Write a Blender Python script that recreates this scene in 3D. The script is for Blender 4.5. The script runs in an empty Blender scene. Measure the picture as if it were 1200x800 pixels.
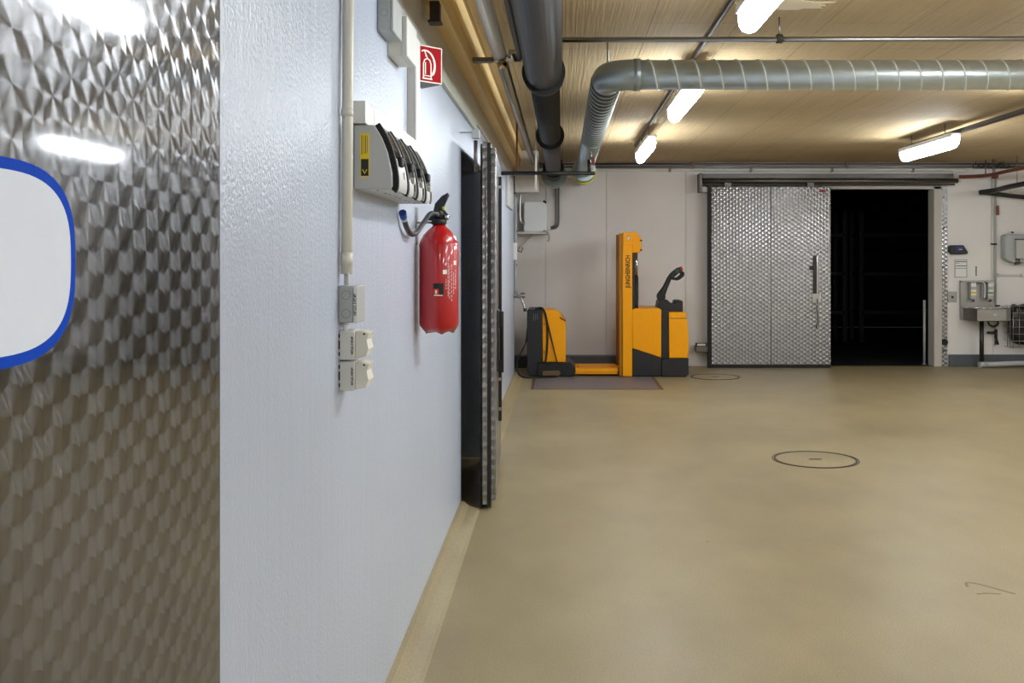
import bpy, bmesh, math, random
from mathutils import Vector, Matrix
random.seed(7)
scene = bpy.context.scene
COL = scene.collection

# ------------------------------------------------------------------ camera, world, exposure
EYE, FOC, VX, VY = 1.55, 1180.0, 659.0, 300.0          # eye height (m), focal length and vanishing point for a 1200 x 800 frame
cam_data = bpy.data.cameras.new('camera')
cam = bpy.data.objects.new('camera', cam_data); COL.objects.link(cam)
cam.location = (0, 0, EYE); cam.rotation_euler = (math.pi/2, 0, 0)
cam_data.sensor_width = 36.0; cam_data.lens = FOC/1200*36
cam_data.shift_x = (600-VX)/1200; cam_data.shift_y = (VY-400)/1200
cam_data.clip_start = 0.02
scene.camera = cam
world = bpy.data.worlds.new('world'); scene.world = world; world.use_nodes = True
world.node_tree.nodes['Background'].inputs[0].default_value = (0.02, 0.02, 0.022, 1)
scene.view_settings.view_transform = 'Standard'; scene.view_settings.look = 'None'
scene.view_settings.gamma = 1; scene.view_settings.use_curve_mapping = False
scene.view_settings.exposure = 1.23
LAMP_POWER = 18.5

def at(x, y, d):                                         # point that shows at frame position x, y at depth d (m)
    return Vector(((x-VX)*d/FOC, d, EYE-(y-VY)*d/FOC))

# ------------------------------------------------------------------ materials
def lin(c):
    return tuple((v/255/12.92 if v/255 <= .04045 else ((v/255+.055)/1.055)**2.4) for v in c) + (1,)
MATS = {}
def mat(name, rgb, rough=.5, metal=0., spec=.5, coat=0., noise=0., nscale=8., bump=0., bscale=40., alpha=1., emit=0., trans=0.):
    if name in MATS: return MATS[name]
    m = bpy.data.materials.new(name); m.use_nodes = True; nt = m.node_tree
    b = nt.nodes['Principled BSDF']
    b.inputs['Base Color'].default_value = lin(rgb); b.inputs['Roughness'].default_value = rough
    b.inputs['Metallic'].default_value = metal; b.inputs['Specular IOR Level'].default_value = spec
    b.inputs['Coat Weight'].default_value = coat; b.inputs['Alpha'].default_value = alpha
    b.inputs['Transmission Weight'].default_value = trans
    if emit:
        b.inputs['Emission Color'].default_value = (.90, .96, 1, 1); b.inputs['Emission Strength'].default_value = emit
    tc = nt.nodes.new('ShaderNodeTexCoord')
    n = nt.nodes.new('ShaderNodeTexNoise'); n.inputs['Scale'].default_value = nscale; n.inputs['Detail'].default_value = 5
    nt.links.new(tc.outputs['Object'], n.inputs['Vector'])
    amt = noise if noise else .04
    mx = nt.nodes.new('ShaderNodeMix'); mx.data_type = 'RGBA'
    c = lin(rgb)
    mx.inputs[6].default_value = tuple(v*(1-amt) for v in c[:3])+(1,); mx.inputs[7].default_value = tuple(min(1, v*(1+amt)) for v in c[:3])+(1,)
    nt.links.new(n.outputs['Fac'], mx.inputs[0]); nt.links.new(mx.outputs[2], b.inputs['Base Color'])
    if bump:
        n2 = nt.nodes.new('ShaderNodeTexNoise'); n2.inputs['Scale'].default_value = bscale; n2.inputs['Detail'].default_value = 3
        nt.links.new(tc.outputs['Object'], n2.inputs['Vector'])
        bp = nt.nodes.new('ShaderNodeBump'); bp.inputs['Strength'].default_value = bump; bp.inputs['Distance'].default_value = .01
        nt.links.new(n2.outputs['Fac'], bp.inputs['Height']); nt.links.new(bp.outputs['Normal'], b.inputs['Normal'])
    MATS[name] = m
    return m

def nodes_of(name):
    m = bpy.data.materials.new(name); m.use_nodes = True
    nt = m.node_tree
    def nd(t, **kw):
        n = nt.nodes.new(t)
        for k, v in kw.items(): setattr(n, k, v)
        return n
    def val(sock, v):
        if hasattr(v, 'is_output'): nt.links.new(v, sock)
        else: sock.default_value = v
    def mth(op, a, b=0., c=0.):
        n = nd('ShaderNodeMath', operation=op)
        val(n.inputs[0], a); val(n.inputs[1], b); val(n.inputs[2], c)
        return n.outputs[0]
    def vm(op, a, b=(0, 0, 0)):
        n = nd('ShaderNodeVectorMath', operation=op)
        val(n.inputs[0], a); val(n.inputs[1], b)
        return n.outputs['Value'] if op == 'DOT_PRODUCT' else n.outputs[0]
    return m, nt, nd, val, mth, vm

def steel_swirl(name, P=.044, Q=.060, rough=.3, aniso=1., base=(150, 151, 156), cone=.02, polish=.14, mirror=.5):
    """Stainless sheet ground with overlapping round spots in staggered columns."""
    m, nt, nd, val, mth, vm = nodes_of(name)
    b = nt.nodes['Principled BSDF']
    tc = nd('ShaderNodeTexCoord')
    axis = vm('NORMALIZE', vm('CROSS_PRODUCT', (0, 0, 1), tc.outputs['Normal']))
    u = vm('DOT_PRODUCT', tc.outputs['Object'], axis)
    sep = nd('ShaderNodeSeparateXYZ'); nt.links.new(tc.outputs['Object'], sep.inputs[0]); v = sep.outputs[2]
    cu = mth('DIVIDE', u, P); ci = mth('FLOOR', cu)
    lu = mth('MULTIPLY', mth('SUBTRACT', mth('SUBTRACT', cu, ci), .5), P)
    v2 = mth('ADD', v, mth('MULTIPLY', mth('MODULO', ci, 2.), Q*.5))
    R = P*.72
    arc = mth('SQRT', mth('SUBTRACT', R*R, mth('MULTIPLY', lu, lu)))
    k = mth('FLOOR', mth('DIVIDE', mth('SUBTRACT', v2, arc), Q))
    lv = mth('SUBTRACT', v2, mth('ADD', mth('MULTIPLY', k, Q), Q*.95))
    # random turn for each spot
    cb = nd('ShaderNodeCombineXYZ'); nt.links.new(ci, cb.inputs[0]); nt.links.new(k, cb.inputs[1])
    wn = nd('ShaderNodeTexWhiteNoise'); wn.noise_dimensions = '3D'; nt.links.new(cb.outputs[0], wn.inputs['Vector'])
    sc1 = nd('ShaderNodeVectorMath', operation='SCALE'); nt.links.new(axis, sc1.inputs[0]); nt.links.new(mth('MULTIPLY', lv, -1.), sc1.inputs['Scale'])
    cz = nd('ShaderNodeCombineXYZ'); nt.links.new(lu, cz.inputs[2])
    tan = vm('NORMALIZE', vm('ADD', sc1.outputs[0], cz.outputs[0]))
    vt = nd('ShaderNodeVectorTransform', vector_type='VECTOR', convert_from='OBJECT', convert_to='WORLD'); nt.links.new(tan, vt.inputs[0])
    rad = mth('SQRT', mth('ADD', mth('MULTIPLY', lu, lu), mth('MULTIPLY', lv, lv)))
    # spot middles and meeting lines darkened in the colour to hold the swirl's reflection contrast
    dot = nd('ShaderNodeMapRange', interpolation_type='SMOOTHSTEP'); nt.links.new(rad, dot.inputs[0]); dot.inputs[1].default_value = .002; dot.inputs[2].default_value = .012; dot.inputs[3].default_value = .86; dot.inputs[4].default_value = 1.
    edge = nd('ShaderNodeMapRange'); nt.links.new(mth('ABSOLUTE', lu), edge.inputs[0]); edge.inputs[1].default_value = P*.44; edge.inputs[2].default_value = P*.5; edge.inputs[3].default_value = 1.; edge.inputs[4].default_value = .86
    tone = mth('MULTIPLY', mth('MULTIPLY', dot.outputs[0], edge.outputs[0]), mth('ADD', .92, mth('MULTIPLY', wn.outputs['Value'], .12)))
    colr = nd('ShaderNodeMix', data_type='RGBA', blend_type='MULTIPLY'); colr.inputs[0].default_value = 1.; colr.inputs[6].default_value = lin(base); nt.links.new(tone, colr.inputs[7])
    bp = nd('ShaderNodeBump'); bp.inputs['Strength'].default_value = cone; bp.inputs['Distance'].default_value = 1.
    nt.links.new(rad, bp.inputs['Height'])
    c = nd('ShaderNodeBsdfPrincipled')                 # polished ground between the scratches
    for q in (b, c):
        q.inputs['Metallic'].default_value = 1; nt.links.new(colr.outputs[2], q.inputs['Base Color']); (nt.links.new(bp.outputs[0], q.inputs['Normal']) if q is b or cone > .05 else None)
    nt.links.new(vt.outputs[0], b.inputs['Tangent'])
    b.inputs['Anisotropic'].default_value = aniso; b.inputs['Anisotropic Rotation'].default_value = .25
    b.inputs['Roughness'].default_value = rough; c.inputs['Roughness'].default_value = polish
    ms = nd('ShaderNodeMixShader'); ms.inputs[0].default_value = mirror
    nt.links.new(b.outputs[0], ms.inputs[1]); nt.links.new(c.outputs[0], ms.inputs[2])
    nt.links.new(ms.outputs[0], nt.nodes['Material Output'].inputs['Surface'])
    MATS[name] = m
    return m

def wall_paint(name, rgb, gloss, bump, scale):
    m, nt, nd, val, mth, vm = nodes_of(name)
    b = nt.nodes['Principled BSDF']; tc = nd('ShaderNodeTexCoord')
    n1 = nd('ShaderNodeTexNoise'); n1.inputs['Scale'].default_value = 1.3; n1.inputs['Detail'].default_value = 6
    nt.links.new(tc.outputs['Object'], n1.inputs['Vector'])
    cr = nd('ShaderNodeMapRange'); nt.links.new(n1.outputs['Fac'], cr.inputs[0]); cr.inputs[1].default_value = .3; cr.inputs[2].default_value = .7
    mx = nd('ShaderNodeMix', data_type='RGBA'); c = lin(rgb)
    mx.inputs[6].default_value = tuple(v*.93 for v in c[:3])+(1,); mx.inputs[7].default_value = c
    nt.links.new(cr.outputs[0], mx.inputs[0]); nt.links.new(mx.outputs[2], b.inputs['Base Color'])
    b.inputs['Roughness'].default_value = gloss
    n2 = nd('ShaderNodeTexNoise'); n2.inputs['Scale'].default_value = scale; n2.inputs['Detail'].default_value = 2.5
    nt.links.new(tc.outputs['Object'], n2.inputs['Vector'])
    mp = nd('ShaderNodeMapping'); mp.inputs['Scale'].default_value = (7, 7, .8); nt.links.new(tc.outputs['Object'], mp.inputs[0])
    n3 = nd('ShaderNodeTexNoise'); n3.inputs['Scale'].default_value = 3.; n3.inputs['Detail'].default_value = 3
    nt.links.new(mp.outputs[0], n3.inputs['Vector'])
    hgt = mth('ADD', mth('MULTIPLY', n2.outputs['Fac'], 1.), mth('MULTIPLY', n3.outputs['Fac'], .9))
    bp = nd('ShaderNodeBump'); bp.inputs['Strength'].default_value = bump; bp.inputs['Distance'].default_value = .004
    nt.links.new(hgt, bp.inputs['Height']); nt.links.new(bp.outputs[0], b.inputs['Normal'])
    MATS[name] = m; return m

def floor_mat():
    m, nt, nd, val, mth, vm = nodes_of('tan_concrete_floor')
    b = nt.nodes['Principled BSDF']; tc = nd('ShaderNodeTexCoord')
    def noise(s, d, sc=(1, 1, 1)):
        mp = nd('ShaderNodeMapping'); mp.inputs['Scale'].default_value = sc; nt.links.new(tc.outputs['Object'], mp.inputs[0])
        n = nd('ShaderNodeTexNoise'); n.inputs['Scale'].default_value = s; n.inputs['Detail'].default_value = d
        nt.links.new(mp.outputs[0], n.inputs['Vector']); return n.outputs['Fac']
    big = noise(.55, 5); mid = noise(3., 6, (1, .6, 1)); fine = noise(160, 2)
    r1 = nd('ShaderNodeValToRGB'); nt.links.new(mth('ADD', mth('MULTIPLY', big, .6), mth('MULTIPLY', mid, .4)), r1.inputs[0])
    e = r1.color_ramp.elements; e[0].position = .32; e[0].color = lin((145, 130, 99)); e[1].position = .68; e[1].color = lin((168, 153, 118))
    x = r1.color_ramp.elements.new(.5); x.color = lin((158, 143, 109))
    sp = nd('ShaderNodeMapRange'); nt.links.new(fine, sp.inputs[0]); sp.inputs[1].default_value = .3; sp.inputs[2].default_value = .7; sp.inputs[3].default_value = .78; sp.inputs[4].default_value = 1.16
    mul = nd('ShaderNodeMix', data_type='RGBA', blend_type='MULTIPLY'); mul.inputs[0].default_value = 1
    nt.links.new(r1.outputs[0], mul.inputs[6]); nt.links.new(sp.outputs[0], mul.inputs[7])
    st = nd('ShaderNodeTexVoronoi'); st.inputs['Scale'].default_value = 1.7; nt.links.new(tc.outputs['Object'], st.inputs['Vector'])
    dots = mth('LESS_THAN', st.outputs['Distance'], .016)
    mx = nd('ShaderNodeMix', data_type='RGBA'); nt.links.new(mth('MULTIPLY', dots, .55), mx.inputs[0]); nt.links.new(mul.outputs[2], mx.inputs[6]); mx.inputs[7].default_value = lin((70, 55, 38))
    nt.links.new(mx.outputs[2], b.inputs['Base Color'])
    rg = nd('ShaderNodeMapRange'); nt.links.new(big, rg.inputs[0]); rg.inputs[1].default_value = .3; rg.inputs[2].default_value = .7; rg.inputs[3].default_value = .36; rg.inputs[4].default_value = .52
    nt.links.new(rg.outputs[0], b.inputs['Roughness'])
    bp = nd('ShaderNodeBump'); bp.inputs['Strength'].default_value = .15; bp.inputs['Distance'].default_value = .01
    nt.links.new(mth('ADD', mid, mth('MULTIPLY', fine, .1)), bp.inputs['Height']); nt.links.new(bp.outputs[0], b.inputs['Normal'])
    MATS['floor'] = m; return m

def ceiling_mat():
    m, nt, nd, val, mth, vm = nodes_of('board_marked_ceiling')
    b = nt.nodes['Principled BSDF']; tc = nd('ShaderNodeTexCoord')
    mp = nd('ShaderNodeMapping'); mp.inputs['Scale'].default_value = (60, 1.2, 1); nt.links.new(tc.outputs['Object'], mp.inputs[0])
    gr = nd('ShaderNodeTexNoise'); gr.inputs['Scale'].default_value = 1.; gr.inputs['Detail'].default_value = 3; nt.links.new(mp.outputs[0], gr.inputs['Vector'])
    br = nd('ShaderNodeTexBrick'); br.inputs['Scale'].default_value = 1.; br.inputs['Brick Width'].default_value = 1.9; br.inputs['Row Height'].default_value = .5
    br.inputs['Mortar Size'].default_value = .004; br.offset = .37
    rot = nd('ShaderNodeMapping'); rot.inputs['Rotation'].default_value = (0, 0, math.pi/2); nt.links.new(tc.outputs['Object'], rot.inputs[0]); nt.links.new(rot.outputs[0], br.inputs['Vector'])
    n = nd('ShaderNodeTexNoise'); n.inputs['Scale'].default_value = .9; n.inputs['Detail'].default_value = 6; nt.links.new(tc.outputs['Object'], n.inputs['Vector'])
    r1 = nd('ShaderNodeValToRGB'); nt.links.new(mth('ADD', mth('MULTIPLY', n.outputs['Fac'], .6), mth('MULTIPLY', gr.outputs['Fac'], .4)), r1.inputs[0])
    e = r1.color_ramp.elements; e[0].position = .35; e[0].color = lin((170, 147, 109)); e[1].position = .65; e[1].color = lin((190, 167, 127))
    mx = nd('ShaderNodeMix', data_type='RGBA'); nt.links.new(mth('MULTIPLY', br.outputs['Fac'], .5), mx.inputs[0]); nt.links.new(r1.outputs[0], mx.inputs[6]); mx.inputs[7].default_value = lin((110, 84, 50))
    nt.links.new(mx.outputs[2], b.inputs['Base Color'])
    b.inputs['Roughness'].default_value = .75
    bp = nd('ShaderNodeBump'); bp.inputs['Strength'].default_value = .6; bp.inputs['Distance'].default_value = .006
    nt.links.new(mth('SUBTRACT', gr.outputs['Fac'], mth('MULTIPLY', br.outputs['Fac'], .6)), bp.inputs['Height']); nt.links.new(bp.outputs[0], b.inputs['Normal'])
    MATS['ceiling'] = m; return m

FLOOR, CEIL = floor_mat(), ceiling_mat()
PAINT = wall_paint('blue_white_wall_paint', (192, 201, 218), .28, .7, 95)
PANEL = wall_paint('white_panel_paint', (236, 232, 229), .4, .06, 30)
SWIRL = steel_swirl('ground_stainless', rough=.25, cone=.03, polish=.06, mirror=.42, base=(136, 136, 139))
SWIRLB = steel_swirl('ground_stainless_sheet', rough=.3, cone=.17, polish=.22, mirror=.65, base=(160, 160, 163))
WHITEP = mat('white_plastic', (222, 220, 214), .4)
CREAM = mat('cream_plastic', (226, 222, 208), .42)
GREYP = mat('grey_plastic', (178, 181, 180), .42)
LGREY = mat('light_grey_plastic', (190, 190, 188), .42)
BLACKP = mat('black_plastic', (22, 22, 24), .4)
RUBBER = mat('black_rubber', (14, 14, 16), .62)
CHAR = mat('charcoal_plastic', (27, 28, 32), .45)
YELLOW = mat('yellow_lacquer', (250, 166, 0), .42, spec=.3)
RED = mat('red_lacquer', (170, 8, 16), .28, coat=.5)
SIGNRED = mat('sign_red', (158, 6, 18), .65, spec=.1)
SIGNWHITE = mat('sign_white', (240, 228, 214), .6, spec=.2)
BLUE = mat('sign_blue', (8, 74, 200), .65, spec=.1)
STICK = mat('sticker_white', (234, 240, 255), .6, spec=.2)
STEEL = mat('brushed_steel', (168, 166, 162), .34, metal=1., noise=.1)
DSTEEL = mat('dull_steel', (120, 116, 112), .45, metal=1., noise=.12)
GALV = mat('galvanised_sheet', (200, 207, 202), .34, metal=.7, noise=.12, nscale=14)
GALVD = mat('dull_zinc', (156, 166, 166), .4, metal=.7, noise=.12, nscale=9)
CHROME = mat('chrome', (210, 210, 210), .15, metal=1.)
GREYPIPE = mat('pale_grey_pipe', (224, 222, 218), .45)
DARKPIPE = mat('anthracite_insulation', (30, 30, 36), .5, noise=.1)
COPPER = mat('copper', (138, 98, 76), .4, metal=.6)
RUST = mat('rusty_brown', (120, 62, 40), .6, noise=.2)
DBROWN = mat('dark_brown_steel', (54, 44, 38), .55)
KERB = mat('dark_grey_plinth', (84, 88, 94), .5, noise=.12, nscale=5)
BEAMC = mat('tan_beam_paint', (226, 196, 132), .45, noise=.08, nscale=3)
BAND = mat('grey_beige_band', (196, 190, 182), .5)
PAPER = mat('paper', (236, 236, 234), .7)
INK = mat('black_print', (24, 24, 26), .6)
GINK = mat('grey_print', (120, 122, 126), .6)
LABELY = mat('label_yellow', (240, 208, 20), .5)
LABELG = mat('label_green', (120, 150, 50), .5)
SMOKE = mat('smoky_visor', (44, 46, 48), .12, coat=.5)
CAN = mat('milky_canister', (246, 248, 252), .35)
NOZZLE = mat('nozzle_blue', (40, 70, 150), .4)
HOSE = mat('hose_rubber', (50, 50, 54), .4)
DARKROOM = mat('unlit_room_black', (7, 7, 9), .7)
SCREEN = mat('blue_display', (40, 40, 130), .3)
LIME = mat('lime_plastic', (170, 200, 40), .45)
PLATE = mat('grey_steel_plate', (128, 122, 126), .5, metal=.3, noise=.12)
BRASS = mat('worn_brass_edge', (120, 96, 70), .5, metal=.5)
GLOW = mat('lit_diffuser', (250, 250, 248), .4, emit=LAMP_POWER)
PATCH = mat('pale_filler', (222, 208, 180), .6, noise=.1)
BAGM = mat('black_bag_film', (16, 16, 18), .3, bump=.8, bscale=14)
HANDRED = mat('button_red', (190, 30, 26), .4)
GREEN = mat('button_green', (20, 80, 56), .4)
YTAPE = mat('yellow_tape', (216, 206, 40), .5)

# ------------------------------------------------------------------ mesh helpers
class MB:
    def __init__(self): self.bm = bmesh.new()
    def _tag(self, before, smooth):
        if smooth:
            for f in self.bm.faces:
                if f.index < 0 or f not in before: f.smooth = True
    def box(self, x0, x1, y0, y1, z0, z1, bev=0., seg=2, M=None):
        bm = self.bm
        vs = [bm.verts.new((x, y, z)) for x in (x0, x1) for y in (y0, y1) for z in (z0, z1)]
        idx = [(0, 1, 3, 2), (4, 6, 7, 5), (0, 4, 5, 1), (2, 3, 7, 6), (0, 2, 6, 4), (1, 5, 7, 3)]
        fs = [bm.faces.new([vs[i] for i in q]) for q in idx]
        if M is not None: bmesh.ops.transform(bm, matrix=M, verts=vs)
        if bev:
            es = list({e for f in fs for e in f.edges})
            r = bmesh.ops.bevel(bm, geom=es, offset=bev, segments=seg, affect='EDGES', profile=.5)
            for f in r['faces']: f.smooth = True
        return self
    def cyl(self, a, b, r, r2=None, seg=20, caps=True):
        bm = self.bm; a = Vector(a); b = Vector(b); r2 = r if r2 is None else r2
        n = (b-a).normalized(); t = n.orthogonal().normalized(); s = n.cross(t)
        A = [bm.verts.new(a+(t*math.cos(k*2*math.pi/seg)+s*math.sin(k*2*math.pi/seg))*r) for k in range(seg)]
        B = [bm.verts.new(b+(t*math.cos(k*2*math.pi/seg)+s*math.sin(k*2*math.pi/seg))*r2) for k in range(seg)]
        for k in range(seg):
            f = bm.faces.new((A[k], A[(k+1) % seg], B[(k+1) % seg], B[k])); f.smooth = True
        if caps:
            bm.faces.new(A[::-1]); bm.faces.new(B)
        return self
    def tube(self, pts, r, seg=12, radii=None, closed=False):
        bm = self.bm; pts = [Vector(p) for p in pts]; rings = []; n = len(pts)
        t0 = None
        for i, p in enumerate(pts):
            d = (pts[min(i+1, n-1)]-pts[max(i-1, 0)]).normalized()
            if t0 is None: t0 = d.orthogonal().normalized()
            t0 = (t0-d*t0.dot(d)).normalized(); s = d.cross(t0)
            rr = radii[i] if radii else r
            rings.append([bm.verts.new(p+(t0*math.cos(k*2*math.pi/seg)+s*math.sin(k*2*math.pi/seg))*rr) for k in range(seg)])
        for i in range(n-1):
            for k in range(seg):
                f = bm.faces.new((rings[i][k], rings[i][(k+1) % seg], rings[i+1][(k+1) % seg], rings[i+1][k])); f.smooth = True
        bm.faces.new(rings[0][::-1]); bm.faces.new(rings[-1])
        return self
    def prism(self, poly, o, ux, uy, depth, bev=0.):
        """polygon in the plane (o; ux, uy), pushed along ux x uy by depth"""
        bm = self.bm; o = Vector(o); ux = Vector(ux).normalized(); uy = Vector(uy).normalized(); n = ux.cross(uy)
        A = [bm.verts.new(o+ux*p[0]+uy*p[1]) for p in poly]; B = [bm.verts.new(v.co+n*depth) for v in A]
        fs = [bm.faces.new(A[::-1]), bm.faces.new(B)]
        for k in range(len(A)):
            fs.append(bm.faces.new((A[k], A[(k+1) % len(A)], B[(k+1) % len(A)], B[k])))
        if bev:
            es = list({e for f in fs[:2] for e in f.edges})
            r = bmesh.ops.bevel(bm, geom=es, offset=bev, segments=2, affect='EDGES')
            for f in r['faces']: f.smooth = True
        return self
    def ribbon(self, pts, w, o, ux, uy, depth):
        """flat printed stroke of width w through 2D points"""
        P = [Vector((p[0], p[1])) for p in pts]; L = []; R = []
        ws = w if isinstance(w, (list, tuple)) else [w]*len(P)
        for i, p in enumerate(P):
            d = (P[min(i+1, len(P)-1)]-P[max(i-1, 0)]).normalized(); nn = Vector((-d.y, d.x))*ws[i]/2
            L.append(p+nn); R.append(p-nn)
        bm = self.bm; o = Vector(o); ux = Vector(ux).normalized(); uy = Vector(uy).normalized(); n = ux.cross(uy)*depth
        a = [bm.verts.new(o+ux*p.x+uy*p.y+n) for p in L]; b = [bm.verts.new(o+ux*p.x+uy*p.y+n) for p in R]
        a0 = [bm.verts.new(v.co-n) for v in a]; b0 = [bm.verts.new(v.co-n) for v in b]
        for i in range(len(P)-1):
            bm.faces.new((b[i], b[i+1], a[i+1], a[i])); bm.faces.new((a[i], a[i+1], a0[i+1], a0[i])); bm.faces.new((b0[i], b0[i+1], b[i+1], b[i]))
        return self
    def lathe(self, prof, c, seg=40, mod=None):
        """profile of (r, z) about the vertical through c"""
        bm = self.bm; c = Vector(c); rings = []
        for i, (r, z) in enumerate(prof):
            ring = []
            for k in range(seg):
                a = k*2*math.pi/seg; zz = z+(mod(i, a) if mod else 0)
                ring.append(bm.verts.new(c+Vector((r*math.cos(a), r*math.sin(a), zz))))
            rings.append(ring)
        for i in range(len(rings)-1):
            for k in range(seg):
                f = bm.faces.new((rings[i][k], rings[i][(k+1) % seg], rings[i+1][(k+1) % seg], rings[i+1][k])); f.smooth = True
        bm.faces.new(rings[0][::-1]); bm.faces.new(rings[-1])
        return self
    def build(self, name, material, parent=None, origin=None):
        bm = self.bm
        bmesh.ops.recalc_face_normals(bm, faces=bm.faces)
        o = Vector(origin) if origin is not None else None
        if o is None and parent is None and bm.verts:
            xs = [v.co for v in bm.verts]
            o = Vector(((min(v.x for v in xs)+max(v.x for v in xs))/2, (min(v.y for v in xs)+max(v.y for v in xs))/2, min(v.z for v in xs)))
        if parent is not None:
            o = Vector((0, 0, 0)); q = parent
            while q is not None: o += q.location; q = q.parent
        bmesh.ops.translate(bm, verts=bm.verts, vec=-o)
        me = bpy.data.meshes.new(name); bm.to_mesh(me); bm.free()
        me.materials.append(material)
        ob = bpy.data.objects.new(name, me); COL.objects.link(ob)
        if parent is not None: ob.parent = parent
        else: ob.location = o
        return ob

def tag(o, label, cat=None, group=None, kind=None):
    o['label'] = label
    if cat: o['category'] = cat
    if group: o['group'] = group
    if kind: o['kind'] = kind
    return o
def thing(name, loc, label, cat, group=None, kind=None):
    o = bpy.data.objects.new(name, None); COL.objects.link(o); o.location = loc; o.empty_display_size = .1
    return tag(o, label, cat, group, kind)
def copy_tree(o, loc, label=None, parent=None):
    c = o.copy(); COL.objects.link(c); c.parent = parent
    if parent is None: c.location = loc
    if label: c['label'] = label
    for ch in list(o.children): copy_tree(ch, None, None, c)
    return c
def text_part(name, s, size, o, ux, uy, material, parent, squeeze=1., width=None):
    cu = bpy.data.curves.new(name, 'FONT'); cu.body = s; cu.size = size; cu.offset = size*.026; cu.extrude = .0008; cu.align_x = 'CENTER'; cu.align_y = 'CENTER'
    tmp = bpy.data.objects.new(name, cu); COL.objects.link(tmp)
    dg = bpy.context.evaluated_depsgraph_get(); me = bpy.data.meshes.new_from_object(tmp.evaluated_get(dg))
    bpy.data.objects.remove(tmp)
    if width: squeeze = width/(max(v.co.x for v in me.vertices)-min(v.co.x for v in me.vertices))
    ux = Vector(ux).normalized(); uy = Vector(uy).normalized(); n = ux.cross(uy)
    base = Vector((0, 0, 0)); q = parent
    while q is not None: base += q.location; q = q.parent
    M = Matrix.Translation(Vector(o)-base) @ Matrix((ux, uy, n)).transposed().to_4x4() @ Matrix.Diagonal((squeeze, 1, 1, 1))
    me.transform(M); me.materials.clear(); me.materials.append(material)
    ob = bpy.data.objects.new(name, me); COL.objects.link(ob); ob.parent = parent
    return ob
def bez(p0, p1, p2, p3, n=12):
    p0, p1, p2, p3 = map(Vector, (p0, p1, p2, p3))
    return [p0*(1-t)**3+p1*3*t*(1-t)**2+p2*3*t*t*(1-t)+p3*t**3 for t in [i/n for i in range(n+1)]]
def smooth_path(P, n=8):
    P = [Vector(p) for p in P]; out = []
    for i in range(len(P)-1):
        a = P[max(i-1, 0)]; b = P[i]; c = P[i+1]; d = P[min(i+2, len(P)-1)]
        for k in range(n):
            t = k/n
            out.append(.5*((2*b)+(c-a)*t+(2*a-5*b+4*c-d)*t*t+(3*b-a-3*c+d)*t**3))
    return out+[P[-1]]

# ================================================================== THE SETTING
XL, XR, YB, YF, ZC = -.62, 9.4, 14.2, -5.0, 2.87
tag(MB().box(-1.6, XR+.15, YF-.15, YB, -.12, 0).build('floor', FLOOR, origin=(0, 0, 0)), 'tan sealed concrete floor of the delivery hall', 'floor', kind='structure')
tag(MB().box(-1.6, XR+.15, YF-.15, YB+.15, ZC, ZC+.15).build('ceiling', CEIL, origin=(0, 0, 0)), 'tan board-marked concrete ceiling', 'ceiling', kind='structure')
OY0, OY1, OZ = 6.16, 7.75, 2.2
w = MB().box(XL-.16, XL, YF, OY0, 0, ZC).box(XL-.16, XL, OY0, OY1, OZ, ZC).box(XL-.16, XL, OY1, 13.0, 0, ZC)
tag(w.build('wall_left', PAINT, origin=(0, 0, 0)), 'glossy bluish white wall with rough orange-peel paint', 'wall', kind='structure')
# back wall: core with joints, proud sandwich panels as pieces
DX0, DX1, DZ = 3.66, 5.24, 2.49
w = MB().box(-1.45, DX0, YB+.006, YB+.15, 0, ZC).box(DX1, XR, YB+.006, YB+.15, 0, ZC).box(DX0, DX1, YB+.006, YB+.15, DZ, ZC)
wb = tag(w.build('wall_back', GREYPIPE, origin=(0, 0, 0)), 'white panel wall at the end of the hall', 'wall', kind='structure')
joints = [-1.45, -.235, .62, 1.74, 2.75, DX0]
for a, b in zip(joints, joints[1:]):
    MB().box(a+.003, b-.003, YB-.004, YB+.006, 0, ZC-.002, .003, 1).build('panel', PANEL, wb)
MB().box(DX0+.003, DX1-.003, YB-.004, YB+.006, DZ, ZC-.002, .003, 1).build('panel', PANEL, wb)
MB().box(DX1, 6.06, YB-.004, YB+.006, 0, ZC-.002, .003, 1).build('panel', PANEL, wb)
MB().box(6.066, XR, YB-.004, YB+.006, 0, 1.275, .003, 1).build('panel', PANEL, wb)
MB().box(6.066, XR, YB-.004, YB+.006, 1.281, ZC-.002, .003, 1).build('panel', PANEL, wb)
tag(MB().box(XR, XR+.15, YF, YB+.15, 0, ZC).build('wall_right', PANEL, origin=(0, 0, 0)), 'white wall closing the hall opposite the fire extinguisher', 'wall', kind='structure')
tag(MB().box(-1.6, XR+.15, YF-.15, YF, 0, ZC).build('wall_front', PANEL, origin=(0, 0, 0)), 'white wall at the end of the hall facing the truck', 'wall', kind='structure')
tag(MB().box(-1.6, -1.45, 13.0, YB+.15, 0, ZC).box(-1.6, XL-.16, 12.85, 13.0, 0, ZC).build('wall_alcove', PANEL, origin=(0, 0, 0)), 'white wall of the corner niche beside the pallet truck', 'wall', kind='structure')
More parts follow.
